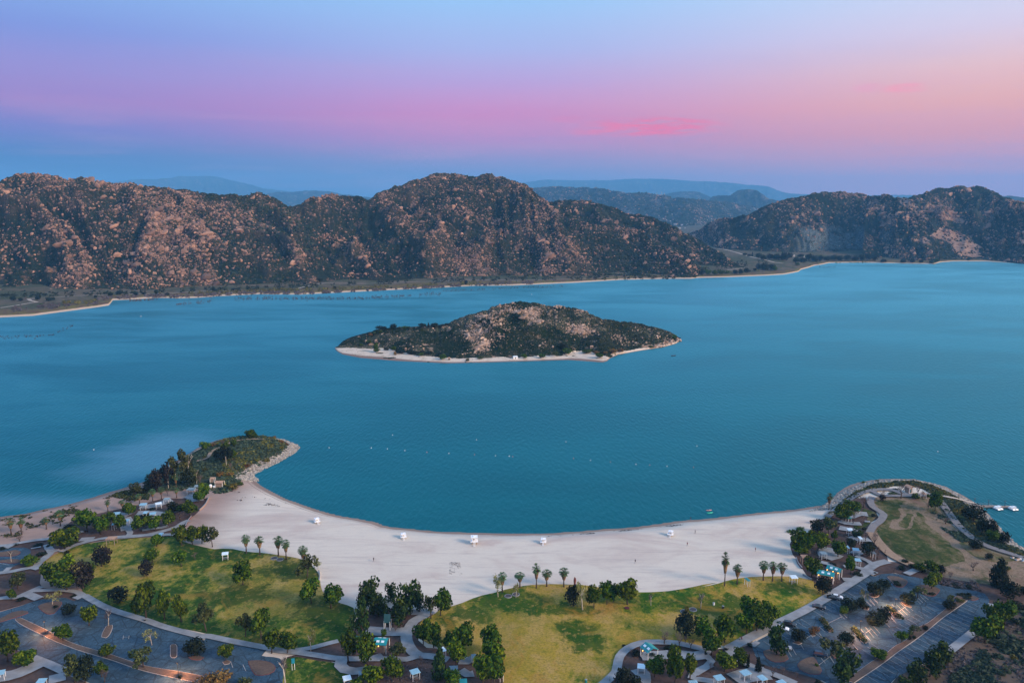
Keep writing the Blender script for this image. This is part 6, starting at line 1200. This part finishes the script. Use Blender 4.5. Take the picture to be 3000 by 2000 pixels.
# clipped hedges in islands
def hedge(pts, w_, mat_, lab):
    P = spline(uw(pts), .8); r = np.random.default_rng(len(TREES)); C = []; N = []
    for p in P:
        for _ in range(40):
            d = r.normal(0, 1, 3); d /= np.linalg.norm(d); d[2] = abs(d[2]); C.append((p.x+d[0]*w_/2, p.y+d[1]*w_/2, 3.2+d[2]*1.15)); N.append(d)
    o = link('hedge', leaves(C, N, .3, r, mat_, 'hedge')); meta(o, lab, 'hedge', 'hedges in car park islands')
hedge("I 1600,850 1640,900 1660,940", 2.2, M_OLIVE, 'long olive hedge in the striped car park, away from lamps'); hedge("I 1675,950 1695,975", 2.2, M_OLIVE, 'short olive hedge ending the long unlit hedge')
hedge("J 400,955 440,1005 470,1040", 2.2, M_OLIVE, 'long lamp-lit yellow hedge beside the nearer lamp post'); hedge("J 470,1045 520,1100", 2.4, M_OLIVE, 'short lamp-lit yellow hedge, lower piece by the nearer lamp')
hedge("J 790,715 830,750 860,765", 2.6, M_OLIVE, 'lamp-lit yellow hedge behind two dark trees'); hedge("J 890,800 930,830", 2.2, M_OLIVE, 'dark olive clump closing the farther lamp island'); hedge("J 480,670 510,690 550,715", 2.0, M_DARK, 'black-green hedge under the thin pale tree in the car park')
# cars
def car(p, rz, paint, suv=False):
    o = empty('parked_car', p, rz); W_ = .92; m_ = MB()
    prof = [(-2.25, .35), (-2.28, .75), (-2.1, .95), (-1.2, 1.0), (.9, 1.0), (1.9, .86), (2.25, .7), (2.28, .38)]
    n = len(prof); vs = [(x, s*W_*(1 if .4 < z < .9 else .93), z) for s in (-1, 1) for x, z in prof]; m_.add(vs, [tuple(range(n)), tuple(range(2*n-1, n-1, -1))]+[(i, n+i, n+(i+1) % n, (i+1) % n) for i in range(n)]); m_.build('body', paint, o)
    top = 1.62 if suv else 1.42; b0, b1, t0, t1 = (-2.05, 1.0, -1.75, .45) if suv else (-1.75, 1.05, -1.15, .35)
    m_ = MB(); m_.hexa([(b0, -.82, .99), (b1, -.82, .99), (b1, .82, .99), (b0, .82, .99)], [(t0, -.64, top), (t1, -.64, top), (t1, .64, top), (t0, .64, top)]); m_.build('windows', M_GLASS, o)
    m_ = MB(); m_.box(t0-.02, t1+.02, -.66, .66, top, top+.05); m_.build('roof', paint, o)
    for x in (-1.4, 1.4):
        for s in (-1, 1):
            m_ = MB(); m_.tube([(x, s*.72, .33), (x, s*.95, .33)], .33, 12); wl = m_.build('wheel', M_TYRE, o); m_ = MB(); m_.tube([(x, s*.94, .33), (x, s*.965, .33)], .19, 8); m_.build('rim', M_METAL, wl)
    for s in (-1, 1): m_ = MB(); m_.box(2.22, 2.30, s*.62-.18, s*.62+.18, .58, .74); m_.build('headlight', M_SKYL, o); m_ = MB(); m_.box(-2.31, -2.24, s*.68-.15, s*.68+.15, .66, .84); m_.build('tail_light', plain('tail_red', (.3, .02, .02), .3), o)
    return o
PB = plain('car_paint_black', (.012, .013, .016), .25, .1, 1, spec=.7); PW = plain('car_paint_white', (.80, .82, .84), .25, .05, 1, spec=.6); PG = plain('car_paint_silver', (.35, .38, .42), .25, .1, 1, spec=.7); PBL = plain('car_paint_navy', (.02, .04, .08), .25, .1, 1, spec=.7)
d0, d1 = uw("I 1100,960 1700,605"); along = math.atan2((d1-d0).y, (d1-d0).x); ang = along-math.radians(62)
for (c, x, y, paint, suv, lab, rot) in (('I', 1768, 590, PW, 0, 'white hatchback parked next to a black car by the path', ang), ('I', 1728, 600, PB, 0, 'black car parked tight beside the white hatchback', ang), ('I', 1562, 705, PB, 0, 'lone black sedan at the kerb between the other cars', ang), ('I', 1225, 903, PB, 1, 'black van-like car beside the white sedan under the trees', ang), ('I', 1143, 952, PW, 0, 'white sedan half behind the tall pine in the car park', ang),
        ('I', 1168, 1170, PG, 0, 'silver car partly hidden by the tall pine island', ang+.1), ('I', 1580, 1250, PBL, 1, 'dark blue car tucked beside the olive tree in a stall', ang+.1)):
    p = unp(*cp(c, x, y), 3.3); p.z = 3.17+.02; meta(car(p, rot, paint, suv), lab, 'car', 'cars in the striped car park')
# pier, gangway and boats
a = unp(*cp('K', 1790, 500), 1.2); b = unp(*cp('K', 2250, 527), .5); dd = (b-a); ang_p = math.atan2(dd.y, dd.x); L = Vector((dd.x, dd.y)).length
o = empty('floating_pier', Vector((a.x, a.y, 0)), ang_p); N_ = int(L/1.2)
for k in range(N_): x = L*(k+.5)/N_; m_ = MB(); m_.box(x-L/N_/2+.05, x+L/N_/2-.05, -1.1, 1.1, .62, .70); m_.build('deck_plank', plain('pier_plank', (.34, .26, .21), .8, .15, .7) if k == 0 else bpy.data.materials['pier_plank'], o)
m_ = MB(); m_.box(0, L, -1.0, 1.0, .15, .61); m_.build('float', M_METAL, o)
m_ = MB()
for s in (-1, 1): m_.box(0, L*.45, s*1.05-.03, s*1.05+.03, 1.5, 1.58); [m_.box(L*.45*q/6-.03, L*.45*q/6+.03, s*1.05-.03, s*1.05+.03, .70, 1.5) for q in range(7)]
m_.build('railing', M_METAL, o); meta(o, 'long plank pier running out from the headland to the moored boats', 'pier')
for i, (x, yb, yt) in enumerate(((1792, 497, 435), (1948, 515, 458), (2140, 520, 465))):
    p = unp(*cp('K', x, yb), .7); d = pix_dir(*cp('K', x, yt)); t = math.hypot(p.x, p.y)/math.hypot(d.x, d.y); h = CAMH+d.z*t-.7
    lamp_post(p+Vector((0, .6, 0)), h, ('lamp post where the pier leaves the rocks', 'middle lamp post along the pier', 'lamp post between the two pairs of moored boats')[i], 0, head=M_SKYL)
def boat(p, rz):
    o = empty('pontoon_boat', p, rz)
    for s in (-1, 1): m_ = MB(); m_.tube([(-3, s*.8, .2), (2.5, s*.8, .2), (3.2, s*.8, .35)], [.32, .32, .08], 8); m_.build('pontoon', M_METAL, o)
    m_ = MB(); m_.box(-3, 2.8, -1.15, 1.15, .5, .62); m_.build('deck', M_WHITE, o)
    m_ = MB(); m_.hexa([(-2.8, -1.1, .62), (2.4, -1.1, .62), (2.4, 1.1, .62), (-2.8, 1.1, .62)], [(-2.8, -1.05, 1.25), (2.0, -1.05, 1.25), (2.0, 1.05, 1.25), (-2.8, 1.05, 1.25)]); m_.build('seat_cover', M_WHITE, o)
    m_ = MB(); M = Matrix.Translation((-.6, 0, 2.3)); m_.box(-1.4, 1.4, -1.1, 1.1, 0, .08, M); m_.build('canopy', M_SKYL, o)
    m_ = MB(); [m_.tube([(x, s*1.0, .6), (x, s*1.0, 2.3)], .03, 4) for x in (-1.9, .7) for s in (-1, 1)]; m_.build('canopy_frame', M_METAL, o); o.scale = (.62, .62, .62); return o
bt = [(2040, 545, 'white pontoon boat at mid pier, nose towards the park'), (2072, 540, 'white boat squeezed beside another at mid pier'), (2212, 548, 'white pontoon boat near the pier tip, inner berth'), (2246, 545, 'white boat at the very tip of the pier')]
for i, (x, y, lab) in enumerate(bt): p = unp(*cp('K', x, y), .5); p.z = 0; meta(boat(p, ang_p-math.pi*.40), lab, 'boat', 'boats moored at the pier')
for i, (x, y, lab) in enumerate(((2222, 1118, 'small white dinghy upright on the dirt by the shore track'), (2290, 1138, 'white covered boat on the ground beside the shore track'), (2346, 1150, 'white dinghy nearest the frame edge by the shore track'))):
    p = ground(*cp('K', x, y)); o = empty('beached_boat', p, .3); m_ = MB(); w_ = (.8, 2.0, 1.1)[i]; o.scale = (.8, .8, .8)
    m_.hexa([(-w_*.8, -.4, 0), (w_*.6, -.3, 0), (w_*.6, .3, 0), (-w_*.8, .4, 0)], [(-w_, -.85, .7), (w_*.9, -.5, .8), (w_*.9, .5, .8), (-w_, .85, .7)]); m_.build('hull', M_WHITE, o)
    m_ = MB(); m_.hexa([(-w_*.9, -.7, .72), (w_*.6, -.4, .8), (w_*.6, .4, .8), (-w_*.9, .7, .72)], [(-w_*.8, -.3, 1.0), (w_*.3, -.2, 1.0), (w_*.3, .2, 1.0), (-w_*.8, .3, 1.0)]); m_.build('cover', M_ROOF2 if i == 2 else M_TAN, o); meta(o, lab, 'boat', 'boats on land by the track')
# kayaks and paddlers, people
def kayak(c, x, y, col, lab):
    p = unp(*cp(c, x, y), 0); m_ = MB(); m_.tube([(-1.7, 0, .3), (-1.0, 0, .15), (0, 0, .12), (1.0, 0, .15), (1.7, 0, .3)], [.05, .3, .36, .3, .05], 8); o = empty('kayak', p, .2); m_.build('hull', col, o)
    m_ = MB(); m_.tube([(-.3, 0, .36), (-.3, 0, .50)], [.26, .24], 8); m_.build('cockpit_rim', M_DARKM, o); meta(o, lab, 'kayak', 'kayaks off the beach')
kayak('G', 2262, 1155, plain('kayak_pink', (.42, .22, .24), .5), 'dull pink kayak just off the beach near the pier headland'); kayak('G', 2272, 1185, plain('kayak_green', (.03, .5, .32), .4), 'small bright green kayak closest to the sand')
def person(p, rz, top, leg, pose=0):
    bm = bmesh.new(); J = {'pel': (0, 0, .93), 'chest': (0, .02, 1.32), 'neck': (0, .03, 1.50), 'head': (0, .05, 1.66), 'crown_': (0, .04, 1.76)}
    st = .18 if pose else .0
    for s, n in ((-1, 'l'), (1, 'r')):
        J['sh'+n] = (s*.19, .02, 1.42); J['el'+n] = (s*.26, -.02+s*st*.4, 1.13); J['ha'+n] = (s*.27, .08+s*st, .88)
        J['hp'+n] = (s*.10, 0, .88); J['kn'+n] = (s*.11, .05+s*st, .48); J['an'+n] = (s*.11, s*st*1.3-.02, .08); J['to'+n] = (s*.12, s*st*1.3+.16, .03)
    R = {'pel': .15, 'chest': .17, 'neck': .06, 'head': .105, 'crown_': .08, 'sh': .075, 'el': .05, 'ha': .04, 'hp': .10, 'kn': .065, 'an': .045, 'to': .04}
    ks = list(J); vi = {k: bm.verts.new(J[k]) for k in ks}
    for a, b in [('pel', 'chest'), ('chest', 'neck'), ('neck', 'head'), ('head', 'crown_')]+[q for n in 'lr' for q in (('chest', 'sh'+n), ('sh'+n, 'el'+n), ('el'+n, 'ha'+n), ('pel', 'hp'+n), ('hp'+n, 'kn'+n), ('kn'+n, 'an'+n), ('an'+n, 'to'+n))]: bm.edges.new((vi[a], vi[b]))
    me = bpy.data.meshes.new('body'); bm.to_mesh(me); bm.free(); o = link('person', me, loc=p); o.rotation_euler = (0, 0, rz)
    md = o.modifiers.new('skin', 'SKIN'); sv = me.skin_vertices[0].data
    for i, k in enumerate(ks): r_ = R.get(k, R.get(k[:-1], .06)); sv[i].radius = (r_, r_*.8); sv[i].use_root = (i == 0)
    o.modifiers.new('sub', 'SUBSURF').levels = 1
    dg = bpy.context.evaluated_depsgraph_get(); ev = bpy.data.meshes.new_from_object(o.evaluated_get(dg)); o.modifiers.clear(); o.data = ev
    ev.materials.clear(); [ev.materials.append(x) for x in (leg, top, M_SKIN)]
    for f in ev.polygons: z = f.center.z; f.material_index = 2 if z > 1.5 or (abs(f.center.x) > .2 and z < 1.1) else (1 if z > .92 else 0)
    m_ = MB(); m_.tube([(0, .03, 1.64), (0, .025, 1.74), (0, .03, 1.82)], [.12, .125, .05], 8); m_.build('hair', M_DARKM, o); return o
M_SKIN = plain('skin', (.35, .2, .14), .6, .1, 3)
c1 = plain('cloth_dark', (.02, .02, .03), .9); c2 = plain('cloth_red', (.25, .05, .05), .9); c3_ = plain('cloth_grey', (.2, .2, .22), .9)
for (c, x, y, top, leg, rz, pose, lab) in (('G', 2103, 1420, c1, c1, 1.0, 0, 'person in dark clothes standing on the beach close to the last lifeguard tower'), ('G', 2013, 1560, c2, c1, 2.5, 1, 'person in a reddish top walking on the open white sand'), ('G', 2052, 1268, c1, c3_, .3, 0, 'person standing at the waterline by the pier headland'), ('E', 372, 170, c1, c1, .5, 1, 'person in dark clothes alone on the sand above the dark pines'), ('H', 1415, 192, c1, c3_, -.6, 1, 'person in dark clothes walking mid beach before the bright green tree'),
        ('I', 655, 1085, c3_, c1, 1, 0, 'person in grey beside the path under the leafy trees'), ('I', 675, 1082, c2, c1, 2, 1, 'person in a red top beside the path under leafy trees'), ('I', 835, 55, c2, c3_, 2, 0, 'person in a red top on the sand near the tan ramada')):
    p = ground(*cp(c, x, y)); meta(person(p, rz, top, leg, pose), lab, 'person', 'people in the park')
# dead palm trunk, post-and-rail fences, bins
p, h = post_h('H', 720, 457, 362); m_ = MB(); m_.tube([(0, 0, -.1), (0, 0, h*.3), (.05, 0, h*.7), (.05, 0, h)], [.45, .40, .55, .35], 9)
o = empty('dead_palm', p); m_.build('trunk', plain('dead_palm_trunk', (.16, .05, .05), .9, .3, 3), o); m_ = MB(); m_.tube([(.05, 0, h*.95), (-.2, 0, h+.35)], [.3, .1], 6); m_.build('broken_tip', M_SKIRT, o); meta(o, 'reddish headless palm trunk between the palms and the dark tree', 'dead palm')
for (pts, col, lab) in (("C 440,1010 400,1090 330,1160", M_TAN, 'low tan wall curving round the picnic ground trees at the sand'), ("C 240,1230 200,1280 172,1345", M_KERBR, 'low red-brown wall curving down to the big leafy trees'), ("D 1700,290 1712,340 1705,400", M_WHITE, 'low white barrier where lawn meets sand'), ("I 1303,140 1320,190 1370,258", M_KERBR, 'low dark red wall edging the sand by the picnic ground'), ("I 1380,330 1430,360 1482,390", M_CONC, 'low concrete wall at the tip of the golden lawn')):
    P = spline(uw(pts, 3.0), 1.2); o = empty('low_wall', P[0]); Q = [q-P[0] for q in P]; kerb(Q, col, o, -.1, False, .35, .75, 'wall_run'); kerb([q+Vector((0, 0, .0)) for q in Q], M_CONC, o, .652, False, .45, .08, 'coping'); meta(o, lab, 'low wall')
for (c, x, y, col, lab) in (('B', 1665, 862, M_DARKM, 'dark litter bin on the curved car park kerb'), ('I', 463, 712, M_DARKM, 'dark litter bin standing on the golden lawn'), ('I', 357, 672, M_WHITE, 'white litter bin on the golden lawn'), ('D', 45, 150, M_WHITE, 'white bin beside the round green tree'), ('H', 850, 1560, M_TEAL, 'teal litter bin low on the golden lawn')):
    p = ground(*cp(c, x, y)); o = empty('litter_bin', p+Vector((0, 0, .1))); m_ = MB(); m_.tube([(0, 0, -.1), (0, 0, .95)], [.36, .42], 10); m_.build('barrel', col, o); m_ = MB(); m_.tube([(0, 0, .95), (0, 0, 1.08)], [.45, .2], 10); m_.build('lid', M_METAL, o); meta(o, lab, 'litter bin')
# island landing huts
for (x, y, wd, lab) in ((1195, 392, 26, 'white boat landing hut on the island beach'), (1633, 332, 18, 'small tan hut above the island cove'), (396, 297, 12, 'tiny white hut in the island scrub near the sandy spit'), (566, 345, 10, 'tiny pale hut at the island path'), (815, 400, 12, 'pale round tank on the island beach')):
    q = cast(BVH_I, *cp('S', x, y)) or unp(*cp('S', x, y), 2); w_ = wd/1.96*depth_of(q)/FPX; o = empty('island_hut', q, .2)
    m_ = MB(); m_.box(-w_/2, w_/2, -w_*.3, w_*.3, -.5, 2.0); m_.build('wall', M_WHITE if x == 1195 else M_WALL, o); m_ = MB(); m_.hexa([(-w_*.58, -w_*.38, 2.0), (w_*.58, -w_*.38, 2.0), (w_*.58, w_*.38, 2.0), (-w_*.58, w_*.38, 2.0)], [(-w_*.4, -.05, 2.7), (w_*.4, -.05, 2.7), (w_*.4, .05, 2.7), (-w_*.4, .05, 2.7)]); m_.build('roof', M_SKYL if x == 1195 else M_TAN, o); m_ = MB(); m_.box(-.4, .4, -w_*.3-.04, -w_*.3+.02, 0, 1.7); m_.build('door', M_DARKM, o); meta(o, lab, 'hut')
p = unp(*cp('S', 2103, 377), 0); o = empty('rowing_boat', p, .1); m_ = MB(); m_.hexa([(-2.2, -.4, 0), (2, -.3, 0), (2, .3, 0), (-2.2, .4, 0)], [(-2.6, -.8, .6), (2.8, -.2, .8), (2.8, .2, .8), (-2.6, .8, .6)]); m_.build('hull', M_DARKM, o); m_ = MB(); m_.box(-.3, .2, -.6, .6, .62, .7); m_.build('seat', M_WOOD, o); meta(o, 'dark rowing boat alone on the water beyond the island tip', 'boat')
# far houses in the valley and below the terraced hill
rr = random.Random(3)
FH = [('Q', 230, 945, 30), ('Q', 330, 955, 10), ('N', 1390, 600, 14), ('N', 1420, 612, 10), ('N', 1455, 622, 12), ('N', 1500, 655, 26), ('N', 1560, 660, 20), ('N', 1610, 656, 16), ('N', 1680, 650, 12), ('N', 1540, 690, 22), ('N', 1590, 688, 14), ('N', 1640, 645, 10), ('N', 1740, 630, 12), ('N', 1790, 612, 14), ('N', 1830, 604, 12), ('N', 1870, 598, 10), ('N', 1470, 560, 10), ('N', 1350, 575, 8), ('N', 1700, 612, 10), ('N', 1620, 625, 9), ('N', 1480, 610, 9)]
BM_ = bvh(H_MID); L = sorted(FH, key=lambda f: cp(*f[:3])[0])
for i, f in enumerate(L):
    pp = cp(*f[:3]); q = cast(BM_, *pp) or cast(BVH_FAR, *pp)
    q2 = cast(BVH_FAR, *pp)
    if q2 and (q is None or q2.length < q.length): q = q2
    if q is None: continue
    w_ = f[3]/3.136*q.y/FPX; o = empty('far_house', q, rr.uniform(-.4, .4)); hh = max(3, w_*.35)
    m_ = MB(); m_.box(-w_/2, w_/2, -w_*.3, w_*.3, -2, hh); m_.build('wall', M_FARW, o); m_ = MB(); m_.hexa([(-w_*.55, -w_*.35, hh), (w_*.55, -w_*.35, hh), (w_*.55, w_*.35, hh), (-w_*.55, w_*.35, hh)], [(-w_*.5, -.2, hh*1.5), (w_*.5, -.2, hh*1.5), (w_*.5, .2, hh*1.5), (-w_*.5, .2, hh*1.5)]); m_.build('roof', M_FARW, o)
    meta(o, 'distant white building in the hazy valley'+ord_word(i, len(L)) if f[0] == 'N' else ('long white building among trees below the terraced hill' if f[1] == 230 else 'small pale shed among trees below the terraced hill'), 'building', 'distant buildings')
# power pylons on the far ridge
for i, (x, y, hp) in enumerate(((1018, 358, 20), (1330, 378, 30), (1374, 378, 34), (1401, 380, 26))):
    q = cast(BM_, *cp('N', x, y+8)); 
    if q is None: continue
    h = hp/3.136*q.y/FPX; o = empty('power_pylon', q); b = h*.13
    m_ = MB()
    for sx in (-1, 1):
        for sy in (-1, 1): m_.tube([(sx*b, sy*b, -3), (sx*b*.2, sy*b*.2, h)], .5, 3)
    m_.build('lattice_leg', M_METAL, o)
    for k, z in enumerate((.62, .78, .92)): m_ = MB(); m_.box(-h*.18, h*.18, -.4, .4, h*z, h*z+1); m_.build('cross_arm', M_METAL, o)
    meta(o, 'tiny steel power pylon on the blue ridge skyline'+ord_word(i, 4), 'pylon', 'pylons on the blue ridge')
# ------------------------------------------------------------------ air
m = bpy.data.materials.new('haze_air'); m.use_nodes = True; t = NT(m.node_tree)
vs = t.node('ShaderNodeVolumePrincipled', {'Color': (.20, .58, 1.0, 1), 'Density': .000062, 'Anisotropy': .0})
o_ = t.node('ShaderNodeOutputMaterial'); t.l.new(vs.outputs[0], o_.inputs['Volume'])
mb = MB(); mb.box(-24000, 24000, -1500, 24500, -8, 1000); meta(mb.build('haze', m), kind='stuff')
